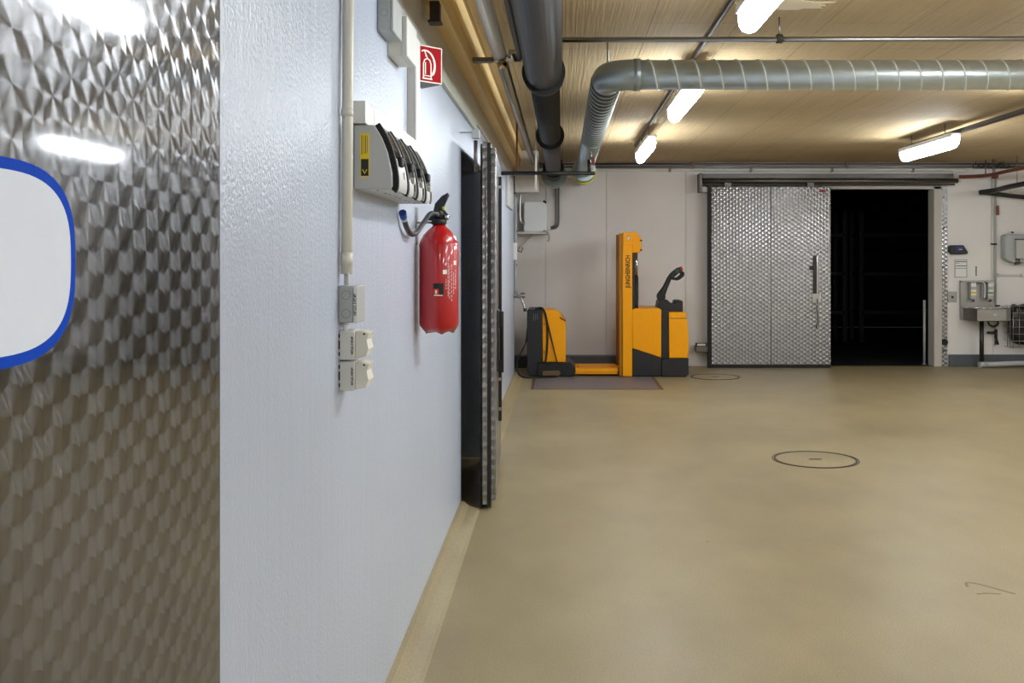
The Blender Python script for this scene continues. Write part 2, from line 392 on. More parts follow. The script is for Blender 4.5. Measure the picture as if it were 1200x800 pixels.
# unlit rooms behind the two openings; black wall colour stands in for their darkness
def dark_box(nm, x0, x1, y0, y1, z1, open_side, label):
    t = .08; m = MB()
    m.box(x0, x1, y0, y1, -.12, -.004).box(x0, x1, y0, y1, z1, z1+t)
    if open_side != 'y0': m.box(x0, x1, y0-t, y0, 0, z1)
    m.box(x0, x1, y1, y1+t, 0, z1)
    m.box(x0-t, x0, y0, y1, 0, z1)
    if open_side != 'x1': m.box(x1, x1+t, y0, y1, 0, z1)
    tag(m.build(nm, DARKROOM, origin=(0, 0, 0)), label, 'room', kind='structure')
dark_box('wall_dark_room', 2.2, 8.2, YB+.15, 22., 2.8, 'y0', 'unlit cold room with darkness painted on its walls, behind the open sliding door')
tag(MB().box(2.12, DX0, YB+.15, YB+.2, 0, 2.8).box(DX1, 8.28, YB+.15, YB+.2, 0, 2.8).box(DX0, DX1, YB+.15, YB+.2, DZ, 2.8).build('wall_dark_room_front', DARKROOM, origin=(0, 0, 0)), 'inner face of the cold room front wall with darkness painted on', 'wall', kind='structure')
dark_box('wall_side_room', -3.2, XL-.16, OY0-.8, OY1+1.2, 2.6, 'x1', 'unlit room with darkness painted on its walls, behind the ajar steel door')
tag(MB().box(DX0, DX1, YB-.0, YB+.15, -.12, -.002).build('trim_1', DSTEEL, origin=(0, 0, 0)), 'steel threshold under the open sliding door', 'threshold', kind='structure')

# cove along the left wall, plinth along the back wall
cv = MB()
poly = [(0, 0), (.115, 0), (.10, .012), (.05, .03), (.02, .055), (0, .06)]
cv.prism(poly, (XL, OY0-.02, 0), (1, 0, 0), (0, 0, 1), OY0-.02-YF)
cv.prism(poly, (XL, 13.0, 0), (1, 0, 0), (0, 0, 1), 13.0-OY1)
tag(cv.build('baseboard_left', FLOOR, origin=(0, 0, 0)), 'tan sloped concrete cove along the bluish white wall', 'baseboard', kind='structure')
bb = MB().box(-1.45, 1.0, YB-.22, YB-.004, 0, .16, .006).box(DX1+.2, XR, YB-.05, YB-.004, 0, .165, .006)
tag(bb.build('baseboard_back', KERB, origin=(0, 0, 0)), 'dark grey plinth along the white panel wall', 'baseboard', kind='structure')

# band, rail strip and stepped beam above the left wall
tag(MB().box(XL, XL+.012, YF, 13.0, 2.49, 2.66).build('trim_2', BAND, origin=(0, 0, 0)), 'grey beige band at the top of the bluish white wall', 'trim', kind='structure')
tag(MB().box(XL, XL+.022, YF, 7.05, 2.425, 2.487, .004).build('trim_3', mat('pale_green_grey', (186, 190, 176), .5), origin=(0, 0, 0)), 'narrow pale grey strip under the beige band', 'trim', kind='structure')
tag(MB().box(XL, -.53, YF, 13.0, 2.66, 2.745, .006).box(XL, -.512, YF, 13.0, 2.748, ZC, .004).build('ceiling_beam', BEAMC, origin=(0, 0, 0)), 'stepped tan beam running along the top of the left wall', 'beam', kind='structure')
tag(MB().box(-.60, -.30, 12.6, 13.0, 2.35, ZC, .01).build('trim_4', BAND, origin=(0, 0, 0)), 'beige boxed-in block under the end of the tan beam', 'trim', kind='structure')

# ================================================================== DOORS
# near steel door (only its far half is in the frame)
d1 = thing('door_1', (XL+.002, .10, 0), 'large steel door leaf ground with overlapping swirls beside the white wall', 'door', kind='structure')
d1.rotation_euler = (0, 0, math.radians(90))
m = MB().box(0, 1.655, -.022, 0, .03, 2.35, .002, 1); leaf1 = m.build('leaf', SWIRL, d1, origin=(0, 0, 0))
# mesh was given in the door's own frame: undo the world shift
leaf1.data.transform(Matrix.Translation(d1.location))
m = MB().box(0, 1.655, .001, .03, .03, 2.35); e1 = m.build('core', BLACKP, d1); e1.data.transform(Matrix.Translation(d1.location))
# oval-cornered sticker on it
def rrect(w, h, r, n=10, p=2.):
    pts = []
    for cx, cy, a0 in ((w/2-r, h/2-r, 0), (-w/2+r, h/2-r, 90), (-w/2+r, -h/2+r, 180), (w/2-r, -h/2+r, 270)):
        for k in range(n+1):
            a = math.radians(a0+90*k/n); pts.append((cx+r*math.cos(a), cy+r*math.sin(a)))
    return pts
SX = XL+.0242
st = thing('door_sticker', (SX, 1.06, 1.43), 'white sticker with thick blue border and rounded corners on the steel door', 'sticker')
oval = []
for k in range(72):
    a = 2*math.pi*k/72; c, s = math.cos(a), math.sin(a); e = 2/2.9
    oval.append((math.copysign(abs(c)**e, c), math.copysign(abs(s)**e, s)))
MB().prism([(p[0]*.170, p[1]*.113) for p in oval], (SX, 1.06, 1.543), (0, 1, 0), (0, 0, 1), .0012).build('border', BLUE, st)
MB().prism([(p[0]*.157, p[1]*.100) for p in oval], (SX+.0012, 1.06, 1.543), (0, 1, 0), (0, 0, 1), .0006).build('field', STICK, st)

# ajar steel door farther along the left wall
d2 = thing('door_2', (-.49, 6.16, 0), 'tall ground-steel door standing ajar with dark gap behind it', 'door', kind='structure')
d2.rotation_euler = (0, 0, math.radians(90+2.3))
def in_frame(m, name, material, par, root):
    ob = m.build(name, material, par); ob.data.transform(Matrix.Translation(root.location)); return ob
W2 = 1.55
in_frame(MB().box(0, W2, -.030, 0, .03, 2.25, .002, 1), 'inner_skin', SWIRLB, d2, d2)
in_frame(MB().box(.006, W2-.006, -.052, -.030, .012, 2.245), 'core', BLACKP, d2, d2)
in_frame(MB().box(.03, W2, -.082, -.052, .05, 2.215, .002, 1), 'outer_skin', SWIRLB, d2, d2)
in_frame(MB().box(.02, W2, 0, .012, .0, 2.24), 'gasket', RUBBER, d2, d2)
hb = in_frame(MB().box(.56, .585, -.108, -.086, .45, 2.08, .004), 'lock_rod', BLACKP, d2, d2)
hd = in_frame(MB().box(.36, .56, -.094, -.082, .80, 1.20, .004).box(.40, .44, -.118, -.09, 1.08, 1.19, .008).box(.40, .44, -.118, -.09, .79, .87, .008).box(.40, .44, -.124, -.106, .79, 1.19, .007), 'handle', BLACKP, d2, d2)
for z in (.52, .72, 2.0): in_frame(MB().box(.55, .595, -.112, -.082, z, z+.02), 'rod_guide', STEEL, d2, d2)
bk = thing('rail_bracket', (-.54, 6.10, 2.24), 'small grey box bracket with a steel tube above the ajar door', 'bracket')
MB().box(-.545, -.50, 6.06, 6.12, 2.26, 2.315, .003).cyl((XL, 6.11, 2.30), (-.545, 6.11, 2.30), .004, seg=6).build('box', GREYP, bk)
MB().cyl((-.525, 6.10, 2.06), (-.525, 6.10, 2.25), .012).build('tube', DSTEEL, bk)

# sliding door in the back wall
SY = 13.96
d3 = thing('door_3', (2.9, SY, 0), 'wide ground-steel sliding door hung on an overhead rail', 'door', kind='structure')
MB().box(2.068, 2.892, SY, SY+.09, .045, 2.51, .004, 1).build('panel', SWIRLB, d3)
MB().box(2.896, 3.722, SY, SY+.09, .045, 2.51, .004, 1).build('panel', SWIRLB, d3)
MB().box(2.02, 2.066, SY+.01, SY+.09, 0, 2.53).box(2.066, 3.72, SY+.01, SY+.09, .0, .045).build('gasket', RUBBER, d3)
h = MB().box(3.475, 3.515, SY-.02, SY, 1.03, 1.56, .004).build('handle_rail', mat('dark_handle', (60, 60, 62), .4, metal=.6), d3)
MB().box(3.518, 3.54, SY-.03, SY, 1.03, 1.56, .004).build('grip', CHROME, h)
MB().box(3.46, 3.575, SY-.03, SY, .90, 1.03, .006).build('lock_plate', LGREY, d3)
MB().tube(smooth_path([(3.53, SY-.035, .96), (3.525, SY-.05, .80), (3.535, SY-.05, .66), (3.515, SY-.04, .58), (3.53, SY-.035, .55)]), .010, 8).build('pull_lever', DSTEEL, d3)
MB().box(3.42, 3.49, SY-.03, SY, 1.36, 1.42, .01).build('latch', BLACKP, d3)
MB().prism(rrect(.09, .035, .015, 6), (3.60, SY-.0012, 2.45), (1, 0, 0), (0, 0, 1), .0012).build('maker_mark', mat('mark_red', (150, 40, 44), .5), d3)
rl = thing('door_rail', (3.6, 14.0, 2.57), 'long steel sliding rail with round tube above the sliding door', 'rail')
MB().box(1.90, 5.47, 14.08, YB-.004, 2.635, 2.70, .006).build('back_plate', DSTEEL, rl)
MB().cyl((1.94, 14.0, 2.595), (5.50, 14.0, 2.595), .032, seg=20).build('tube', DSTEEL, rl)
MB().box(1.90, 1.94, 13.96, YB-.004, 2.44, 2.70, .004).build('end_plate', DSTEEL, rl)
MB().box(1.94, 2.10, 14.02, YB-.004, 2.44, 2.52, .004).build('end_stop', STEEL, rl)
MB().box(1.94, 5.47, 14.03, 14.06, 2.535, 2.56).build('flange', DBROWN, rl)
for x in (2.2, 2.8, 3.5, 4.2, 4.9, 5.3): MB().cyl((x, 13.955, 2.62), (x, 13.985, 2.62), .012, seg=8).build('bolt', DBROWN, rl)
for x in (2.3, 3.45): MB().box(x-.05, x+.05, 13.98, 14.03, 2.49, 2.575, .006).build('hanger', DSTEEL, rl)
fr = thing('door_frame', (4.5, 14.19, 0), 'white door frame around the dark opening', 'frame', kind='structure')
MB().box(DX1-.02, DX1+.09, YB-.06, YB+.17, 0, DZ+.04, .004).build('jamb', BAND, fr)
MB().box(DX0-.02, DX1+.08, YB-.06, YB+.17, DZ, DZ+.05, .004).build('head', BAND, fr)
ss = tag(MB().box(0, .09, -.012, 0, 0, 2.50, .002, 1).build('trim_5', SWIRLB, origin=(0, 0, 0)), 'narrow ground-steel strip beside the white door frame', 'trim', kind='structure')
ss.location = (5.335, YB-.004, 0)
for z in (2.38, 1.95, 1.40, .78, .22): MB().cyl((5.37, YB-.03, z), (5.37, YB-.0155, z), .012, seg=10).build('bolt', BLACKP, ss)
MB().cyl((5.38, YB-.05, .34), (5.38, YB-.0155, .34), .042, seg=18).build('buffer', RUBBER, ss)
tag(MB().cyl((5.185, 14.42, 0), (5.185, 14.42, .92), .019).cyl((5.185, 14.42, 0), (5.185, 14.42, .01), .03).build('guard_post', LGREY), 'slim pale post standing just inside the dark opening', 'post')
gb = thing('guide_bracket', (1.96, 14.1, .30), 'small steel guide bracket low beside the sliding door', 'bracket')
MB().box(1.86, 2.05, 14.0, YB-.004, .22, .30, .004).build('plate', DSTEEL, gb)
MB().box(1.85, 2.03, 13.98, 14.02, .295, .345, .004).build('roller_housing', DBROWN, gb)
MB().box(1.87, 1.985, 13.97, 13.98, .305, .335).build('roller', CHROME, gb)
# shelving faintly seen in the cold room
for i, (x, y) in enumerate(((3.6, 18.2), (5.4, 18.2))):
    rk = thing('storage_rack', (x, y, 0), ('dark storage rack in the cold room partly hidden by the sliding door', 'dark storage rack in the cold room behind the slim pale post')[i], 'rack', 'racks in the cold room')
    for px in (0, 1.5):
        for py in (0, .6): MB().box(x+px-.04, x+px+.04, y+py-.03, y+py+.03, 0, 2.4).build('upright', mat('rack_grey', (24, 25, 28), .5), rk)
    for z in (.5, 1.2, 1.9): MB().box(x, x+1.5, y-.03, y+.63, z, z+.06).build('shelf', mat('rack_grey', (24, 25, 28), .5), rk)

# ================================================================== CEILING: lamps, pipes, ducts
def make_lamp(loc, label, group):
    L = 1.56; x, y, z = loc
    t = thing('ceiling_lamp', loc, label, 'lamp', group)
    m = MB(); prof = [(-.062, .055), (-.066, .02), (-.058, -.018), (-.036, -.045), (0, -.055), (.036, -.045), (.058, -.018), (.066, .02), (.062, .055)]
    ys = [(0, .55), (.03, .8), (.09, .97), (.16, 1), (L-.16, 1), (L-.09, .97), (L-.03, .8), (L, .55)]
    bm = m.bm; rings = []
    for yy, s in ys:
        rings.append([bm.verts.new((x+px*s*.8, y+yy, z+.055+(pz-.055)*s)) for px, pz in prof])
    for a, b in zip(rings, rings[1:]):
        for k in range(len(prof)-1):
            f = bm.faces.new((a[k], a[k+1], b[k+1], b[k])); f.smooth = True
        bm.faces.new((a[-1], a[0], b[0], b[-1]))
    bm.faces.new(rings[0]); bm.faces.new(rings[-1][::-1])
    m.build('diffuser', GLOW, t)
    MB().box(x-.054, x+.054, y+.015, y+L-.015, z+.056, z+.10, .008).build('housing', LGREY, t)
    for yy in (.02, L-.06): MB().box(x-.03, x+.03, y+yy, y+yy+.04, z+.057, z+.085, .004).build('end_clip', CHROME, t)
    for yy in (.3, L-.3): MB().cyl((x, y+yy, z+.10), (x, y+yy, ZC), .006, seg=8).build('hanger', DSTEEL, t)
    return t
X1, X2, X3, ZL = .885, 3.83, 6.78, 2.655
lamp = make_lamp((X1, 3.30, ZL), 'bright tube lamp hung before the round silver duct', 'tube lamps along the left ceiling row')
copy_tree(lamp, (X1, 6.50, ZL), 'bright tube lamp hung just past the round silver duct')
copy_tree(lamp, (X1, 9.98, ZL), 'last bright tube lamp of its row, nearest the truck wall')
copy_tree(lamp, (X1, -3.15, ZL), 'added unseen tube lamp nearest the wall facing the truck')  # behind the camera, added for its light
names = ['bright tube lamp under a dark conduit before the open cold room']+['added unseen tube lamp in the row leading to the cold room door']*4  # all but the first are out of view, added for light
for y, s in zip((9.78, 6.5, 3.3, .05, -3.1), names):
    o = copy_tree(lamp, (X2, y, ZL), s); o['group'] = 'tube lamps along the right ceiling row'
for y in (9.78, 6.5, 3.3, .05, -3.1):  # extra row out of view, put in to brighten the back wall
    o = copy_tree(lamp, (X3, y, ZL), 'added unseen tube lamp in the row beside the white side wall'); o['group'] = 'added tube lamps along the side wall'
for x, s in ((X1, 'thin dark conduit linking the lamps above the truck'), (X2+.10, 'dark cable tray linking the lamps before the cold room')):
    m = MB()
    if x < 2: m.cyl((x-.02, YF, 2.85), (x-.02, 11.9, 2.85), .014, seg=10)
    else: m.box(x-.04, x+.02, YF, 11.4, 2.765, 2.80)
    o = m.build('lamp_conduit', DBROWN); tag(o, s, 'conduit')

# big dark pipe
t = thing('insulated_pipe', (-.11, 5, 2.6), 'thick dark grey insulated pipe with collars under the ceiling', 'pipe')
MB().cyl((-.11, YF, 2.63), (-.11, 6.0, 2.63), .108, seg=32).build('pipe', DARKPIPE, t)
MB().cyl((-.11, 6.0, 2.63), (-.11, 13.6, 2.63), .094, seg=32).build('far_pipe', mat('dull_black_insulation', (17, 17, 19), .55), t)
for y in (2.3, 6.0, 9.1, 12.4): MB().cyl((-.11, y-.10, 2.63), (-.11, y+.05, 2.63), .128, .122, seg=32).build('collar', RUBBER, t)
MB().cyl((-.11, 13.3, 2.62), (-.11, 13.5, 2.62), .17, seg=28).build('end_flange', GALVD, t)
MB().tube(smooth_path([(-.11, 13.4, 2.62), (-.11, 13.62, 2.63), (-.11, 13.78, 2.72), (-.11, 13.82, ZC-.002)]), .11, 20).build('elbow', DARKPIPE, t)
# round spiral duct
t = thing('spiral_duct', (2.5, 6, 2.5), 'round silver spiral duct crossing under the ceiling and turning to the truck wall', 'duct')
ZD, RD, YD, XD = 2.635, .088, 6.03, .275
MB().cyl((XD+.16, YD, ZD), (XR-.005, YD, ZD), RD, seg=36).build('straight_run', GALV, t)
hel = []; x = XD+.20
while x < XR-.05:
    hel.append(x); x += .131
for x0 in hel:
    pts = [(x0+(.131)*(k/24), YD+math.cos(k*2*math.pi/24)*(RD+.001), ZD+math.sin(k*2*math.pi/24)*(RD+.001)) for k in range(25)]
    MB().tube(pts, .0055, 6).build('seam', mat('pale_zinc_seam', (214, 218, 214), .45, metal=.2), t)
el = [Vector((XD+.18, YD, ZD))]+[Vector((XD+.16-.16*math.sin(a), YD+.16-.16*math.cos(a), ZD)) for a in [k*math.pi/2/10 for k in range(11)]]+[Vector((XD, YD+.2, ZD))]
MB().tube(el, RD+.004, 32).build('elbow', GALVD, t)
MB().cyl((XD+.15, YD, ZD), (XD+.19, YD, ZD), RD+.009, seg=32).build('joint_ring', GALVD, t)
ribs = []; rad = []; y = YD+.19
while y < 9.25: ribs += [(XD, y, ZD), (XD, y+.085, ZD), (XD, y+.11, ZD), (XD, y+.135, ZD)]; rad += [RD-.006, RD-.006, RD+.008, RD-.006]; y += .15
MB().tube(ribs, RD, 28, radii=rad).build('flexible_hose', mat('dark_zinc_hose', (96, 102, 104), .4, metal=.6), t)
y = YD+.19+.11
while y < 9.3:
    MB().tube([(XD+(RD+.006)*math.cos(2*math.pi*k/28), y, ZD+(RD+.006)*math.sin(2*math.pi*k/28)) for k in range(29)], .006, 6).build('hose_rib', mat('dull_zinc_rib', (164, 168, 166), .45, metal=.4), t); y += .15

MB().cyl((XD, 9.28, ZD), (XD, 13.0, ZD), RD+.01, seg=32).build('end_run', GALVD, t)
MB().cyl((XD, 12.6, ZD-.005), (XD, 12.9, ZD-.005), RD+.055, seg=32).build('end_flange', GALVD, t)
MB().cyl((XD, 12.9, ZD-.005), (XD, 12.98, ZD-.005), RD+.072, seg=32).build('tape_ring', YTAPE, t)
MB().tube([(XD, 12.95, ZD), (XD, 13.6, ZD), (XD, YB-.004, ZD)], RD+.005, 24).build('wall_run', GALV, t)
tag(MB().box(.062, .180, 13.31, 13.49, 2.60, 2.70, .01).build('duct_link', GREYPIPE), 'short white connector between the dark pipe end and the duct end', 'duct')
tr = thing('duct_hanger', (XD, YD+.1, 2.72), 'thin threaded rod holding the duct elbow', 'hanger'); MB().cyl((XD, YD+.05, ZD+RD-.005), (XD, YD+.05, ZC), .006, seg=8).build('rod', STEEL, tr)
# slim cross pipe
t = thing('cross_pipe', (3, 5.57, 2.75), 'slim steel pipe crossing the ceiling before the silver duct', 'pipe')
MB().cyl((0.0, 5.57, 2.746), (XR-.005, 5.57, 2.765), .0145, seg=14).build('pipe', STEEL, t)
for x in (1.2, 3.6, 5.6):
    MB().cyl((x-.016, 5.57, 2.752), (x+.016, 5.57, 2.752), .026, seg=16).build('clamp', DBROWN, t); MB().cyl((x, 5.57, 2.77), (x, 5.57, ZC), .005, seg=8).build('hanger', STEEL, t)
# grey / zinc pipe along the beam with valve
t = thing('water_pipe', (-.363, 4, 2.7), 'pale grey pipe along the tan beam that turns to bare zinc past the valve', 'pipe')
MB().cyl((-.363, YF, 2.72), (-.363, 5.85, 2.72), .042, seg=20).build('painted_run', GREYPIPE, t)
MB().cyl((-.363, 5.85, 2.72), (-.363, 12.6, 2.72), .035, seg=20).build('zinc_run', STEEL, t)
for y in (8., 10.4): MB().cyl((-.363, y-.015, 2.72), (-.363, y+.015, 2.72), .037, seg=18).build('clamp', STEEL, t)
v = thing('pipe_valve', (-.35, 5.85, 2.68), 'chrome valve with fittings joining the black hose to the grey pipe', 'valve')
MB().cyl((-.41, 5.85, 2.70), (-.24, 5.85, 2.70), .020, seg=14).cyl((-.363, 5.80, 2.71), (-.363, 5.90, 2.71), .042, seg=8).build('body', CHROME, v)
MB().lathe([(.001, -.03), (.018, -.026), (.026, -.01), (.026, .01), (.018, .024)], (-.345, 5.80, 2.655), 16).build('cap', mat('brass_cap', (190, 170, 130), .25, metal=1.), v)
MB().cyl((-.31, 5.84, 2.715), (-.275, 5.84, 2.715), .032, seg=6).build('union_nut', CHROME, v)
MB().box(-.52, -.405, 5.82, 5.88, 2.675, 2.70, .003).build('bracket', DSTEEL, v)
t = thing('black_hose', (-.25, 4, 2.68), 'thin black pipe beside the thick dark pipe ending at the chrome valve', 'pipe')
MB().tube([(-.245, YF, 2.72), (-.245, 4, 2.72), (-.245, 5.5, 2.72), (-.243, 5.75, 2.715), (-.25, 5.84, 2.705), (-.275, 5.86, 2.70)], .022, 14).build('pipe', BLACKP, t)
MB().cyl((-.245, 4.30, 2.72), (-.245, 4.33, 2.72), .027, seg=16).build('clip', GREYP, t)
MB().cyl((-.222, 4.5, 2.70), (-.222, 5.84, 2.70), .006, seg=8).build('cable', BLACKP, t)
tag(MB().box(-.578, -.535, 4.38, 4.44, 2.572, 2.66, .003).box(-.585, -.528, 4.37, 4.45, 2.567, 2.576, .002).build('beam_stub', DBROWN), 'dark brown steel stub under the tan beam', 'bracket')
# hanging black bar
t = thing('hanging_bar', (-.15, 9.3, 2.3), 'black horizontal bar hung on rods under the dark pipe', 'bar')
MB().cyl((-.60, 9.3, 2.315), (.30, 9.3, 2.315), .019, seg=12).build('bar', BLACKP, t)
MB().cyl((.262, 9.3, 2.31), (.262, 9.3, ZD-RD-.005), .008, seg=8).build('rod', CHROME, t)
MB().cyl((.248, 9.3, 2.30), (.248, 9.3, 2.44), .016, seg=10).build('sleeve', BLACKP, t)
MB().box(.268, .30, 9.29, 9.31, 2.39, 2.47, .004).build('tag', mat('tag_red', (120, 40, 40), .5), t)
MB().cyl((-.42, 9.3, 2.31), (-.42, 9.3, ZC), .009, seg=8).build('rod', RUST, t)
MB().cyl((-.245, 9.3, 2.16), (-.245, 9.3, ZC), .010, seg=8).build('rod', CREAM, t)
# filler patches on the ceiling
for (cx, cy, rx, ry, s) in ((1.15, 5.30, .26, .10, 'pale filler patch beside the cross pipe clamp'), (1.35, 4.35, .35, .14, 'large pale filler patch beside the lamp before the duct')):
    pts = []
    for k in range(22):
        a = 2*math.pi*k/22; q = 1+random.uniform(-.25, .25); pts.append((rx*q*math.cos(a), -ry*q*math.sin(a)))
    tag(MB().prism(pts, (cx, cy, ZC), (1, 0, 0), (0, -1, 0), .003).build('ceiling_patch', PATCH), s, 'patch')

# conduits along the back wall under the ceiling
for (z, r, x0, x1, mm, s) in ((2.845, .015, -1.4, XR, DSTEEL, 'steel conduit tight under the ceiling on the white panel wall'), (2.805, .017, -1.4, XR, STEEL, 'brighter steel conduit below the one under the ceiling'), (2.762, .022, -.2, 5.50, GREYPIPE, 'pale conduit just above the sliding rail')):
    t = thing('wall_conduit', ((x0+x1)/2, YB-.05, z-r), s, 'conduit')
    pts = [(x0, YB-.04, z), (x1-.01, YB-.04, z)]
    if r > .02: pts = smooth_path([(x0, YB-.04, z), (2, YB-.04, z), (x1-.08, YB-.04, z), (x1, YB-.04, z-.03), (x1+.03, YB-.04, z-.12), (x1+.10, YB-.04, z-.16)])
    MB().tube(pts, r, 12).build('tube', mm, t)
    for k in range(5):
        cx = x0+(x1-x0)*(k+.5)/5; MB().box(cx-.015, cx+.015, YB-.045-r, YB-.004, z-r-.006, z+r+.006, .002).build('clip', DSTEEL, t)

# ================================================================== LEFT WALL FITTINGS
t = thing('conduit_pipe', (XL+.02, 2.82, 1.5), 'cream plastic conduit rising beside the fuse box', 'conduit')
MB().tube([(XL+.020, 2.80, 1.50), (XL+.020, 2.815, 2.0), (XL+.020, 2.83, ZC-.22)], .0155, 16).build('pipe', CREAM, t)
MB().cyl((XL+.020, 2.80, 1.525), (XL+.020, 2.801, 1.56), .0172, seg=16).build('sleeve', CREAM, t)
MB().cyl((XL+.020, 2.808, 1.94), (XL+.020, 2.809, 1.96), .0172, seg=16).build('sleeve', CREAM, t)
MB().cyl((XL+.020, 2.80, 1.47), (XL+.020, 2.80, 1.505), .007, seg=10).cyl((XL+.026, 2.79, 1.47), (XL+.026, 2.79, 1.505), .004, seg=8).build('cable', WHITEP, t)

def junction(name, y0, y1, z0, z1, dep, m1, label, knock=2, lid=WHITEP, text=True):
    t = thing(name, (XL+dep/2, (y0+y1)/2, z0), label, 'box')
    MB().box(XL, XL+dep*.82, y0, y1, z0, z1, .004).build('body', m1, t)
    MB().box(XL+dep*.82, XL+dep, y0-.001, y1+.001, z0-.001, z1+.001, .004).build('lid', lid, t)
    for k in range(knock):
        zc = z0+(z1-z0)*(k+.5)/knock if knock > 1 else z0+(z1-z0)*.5
        R = min(.012, dep*.3); o = (XL+dep*.42, y0-.0001, zc)
        MB().ribbon([(R*math.cos(a*2*math.pi/20), R*math.sin(a*2*math.pi/20)) for a in range(21)], .0012, o, (1, 0, 0), (0, 0, 1), .0006).build('knockout', GINK, t)
    return t
j = junction('junction_box', 2.785, 2.90, 1.365, 1.468, .052, GREYP, 'grey junction box with two round knockouts under the cream conduit', 2, GREYP)
MB().box(XL+.0428, XL+.0515, 2.7832, 2.7838, 1.366, 1.467).build('label_strip', PAPER, j)
text_part('marking', 'N9.U1.1V7.49', .011, (XL+.0472, 2.7828, 1.416), (0, 0, 1), (-1, 0, 0), INK, j, .95)
MB().cyl((XL+.018, 2.80, 1.34), (XL+.018, 2.80, 1.366), .008, seg=10).build('gland', WHITEP, j)
for i, (z0, s) in enumerate(((1.262, 'upper cream wall socket with flap, under the grey junction box'), (1.176, 'lower cream wall socket with flap, last of the column'))):
    t = thing('wall_socket', (XL+.03, 2.83, z0), s, 'socket', 'sockets under the junction box')
    z1 = z0+.082
    MB().box(XL, XL+.045, 2.79, 2.872, z0, z1, .004).build('body', WHITEP, t)
    f = MB(); f.prism([(0, .004), (.030, .010), (.038, .030), (.030, .055), (.040, .074), (.020, .080), (0, .080)], (XL+.045, 2.870, z0), (1, 0, 0), (0, 0, 1), .076, .002).build('flap', CREAM, t)
    MB().cyl((XL+.070, 2.7925, z0+.072), (XL+.070, 2.7945, z0+.072), .003, seg=10).build('screw', INK, t)
    for zz, hh in ((.012, .010), (.030, .024), (.062, .010)): MB().box(XL+.0005, XL+.004, 2.789, 2.7905, z0+zz, z0+zz+hh).build('slot', INK, t)
    text_part('marking', 'N9.U1.1V7.49', .009, (XL+.038, 2.7895, z0+.041), (0, 0, 1), (-1, 0, 0), INK, t, .95)

# fuse box with four visors
FB0, FB1, ZB, ZT = 2.99, 3.82, 1.748, 1.94
t = thing('fuse_box', (XL+.05, 3.4, ZB), 'long grey fuse box with four dark visors on the white wall', 'fuse box')
prof = [(0, ZB), (.108, ZB), (.114, ZB+.012), (.113, ZB+.05), (.100, ZB+.11), (.082, ZB+.155), (.060, ZT), (0, ZT)]
MB().prism([(p[0], p[1]) for p in prof], (XL, FB1, 0), (1, 0, 0), (0, 0, 1), FB1-FB0, .003).build('body', LGREY, t)
front = [Vector((p[0], p[1])) for p in prof[1:7]]
def shell(m, ya, yb, off, pr, th):
    """curved cover following the slanted front between ya and yb"""
    bm = m.bm; n = len(pr); R = []
    for yy in (ya, yb):
        for oo in (off, off-th):
            ring = []
            for i, p in enumerate(pr):
                d = (pr[min(i+1, n-1)]-pr[max(i-1, 0)]).normalized(); nn = Vector((d.y, -d.x))
                q = p+nn*oo; ring.append(bm.verts.new((XL+q.x, yy, q.y)))
            R.append(ring)
    for a, b in ((R[0], R[2]), (R[1], R[3]), (R[0], R[1]), (R[2], R[3])):
        for i in range(n-1): bm.faces.new((a[i], a[i+1], b[i+1], b[i]))
    for i in (0, n-1): bm.faces.new((R[0][i], R[2][i], R[3][i], R[1][i]))
    return m
fine = [v.to_2d() for v in smooth_path([(p.x, p.y, 0) for p in front], 4)]
nm = 4; ml = (FB1-FB0-.01)/nm
for k in range(nm):
    ya = FB0+.008+k*ml
    vis = shell(MB(), ya+.030, ya+ml-.012, .010, fine[5:], .010).build('visor', SMOKE, t)
    shell(MB(), ya+.030, ya+ml-(.012 if k == 0 else .07), .013, fine[2:(12 if k == 0 else 8)], .012).build('lower_flap', LGREY, t)
    shell(MB(), ya+.002 if k else ya+.010, ya+.028, .016, fine[1:], .018).build('black_rim', RUBBER, t)
    shell(MB(), ya+ml-.011, ya+ml+.001, .012, fine[2:], .014).build('grey_rim', GREYP, t)
    MB().box(XL+.095, XL+.132, ya+.07, ya+.12, ZB+.075, ZB+.105, .006).build('latch', RUBBER, t)
    MB().box(XL+.118, XL+.131, ya+.135, ya+.150, ZB+.04, ZB+.062, .003).build('logo', WHITEP, t)
    for yy in (.03, .16): MB().box(XL+.06, XL+.068, ya+yy, ya+yy+.012, ZB-.001, ZB+.002).build('drain_slot', INK, t)
lb = MB().box(XL+.020, XL+.047, FB0-.001, FB0, 1.785, 1.915).build('warning_label', LABELY, t)
MB().box(XL+.0225, XL+.0445, FB0-.0015, FB0-.001, 1.788, 1.838).build('black_field', INK, lb)
MB().ribbon([(-.006, .012), (0, 0), (.006, .012)], .003, (XL+.0335, FB0-.0016, 1.795), (1, 0, 0), (0, 0, 1), .0004).build('symbol', LABELY, lb)
for k in range(4): MB().box(XL+.024+k*.0055, XL+.0258+k*.0055, FB0-.0015, FB0-.001, 1.848+random.random()*.01, 1.908).build('print_line', GINK if k % 2 else INK, lb)

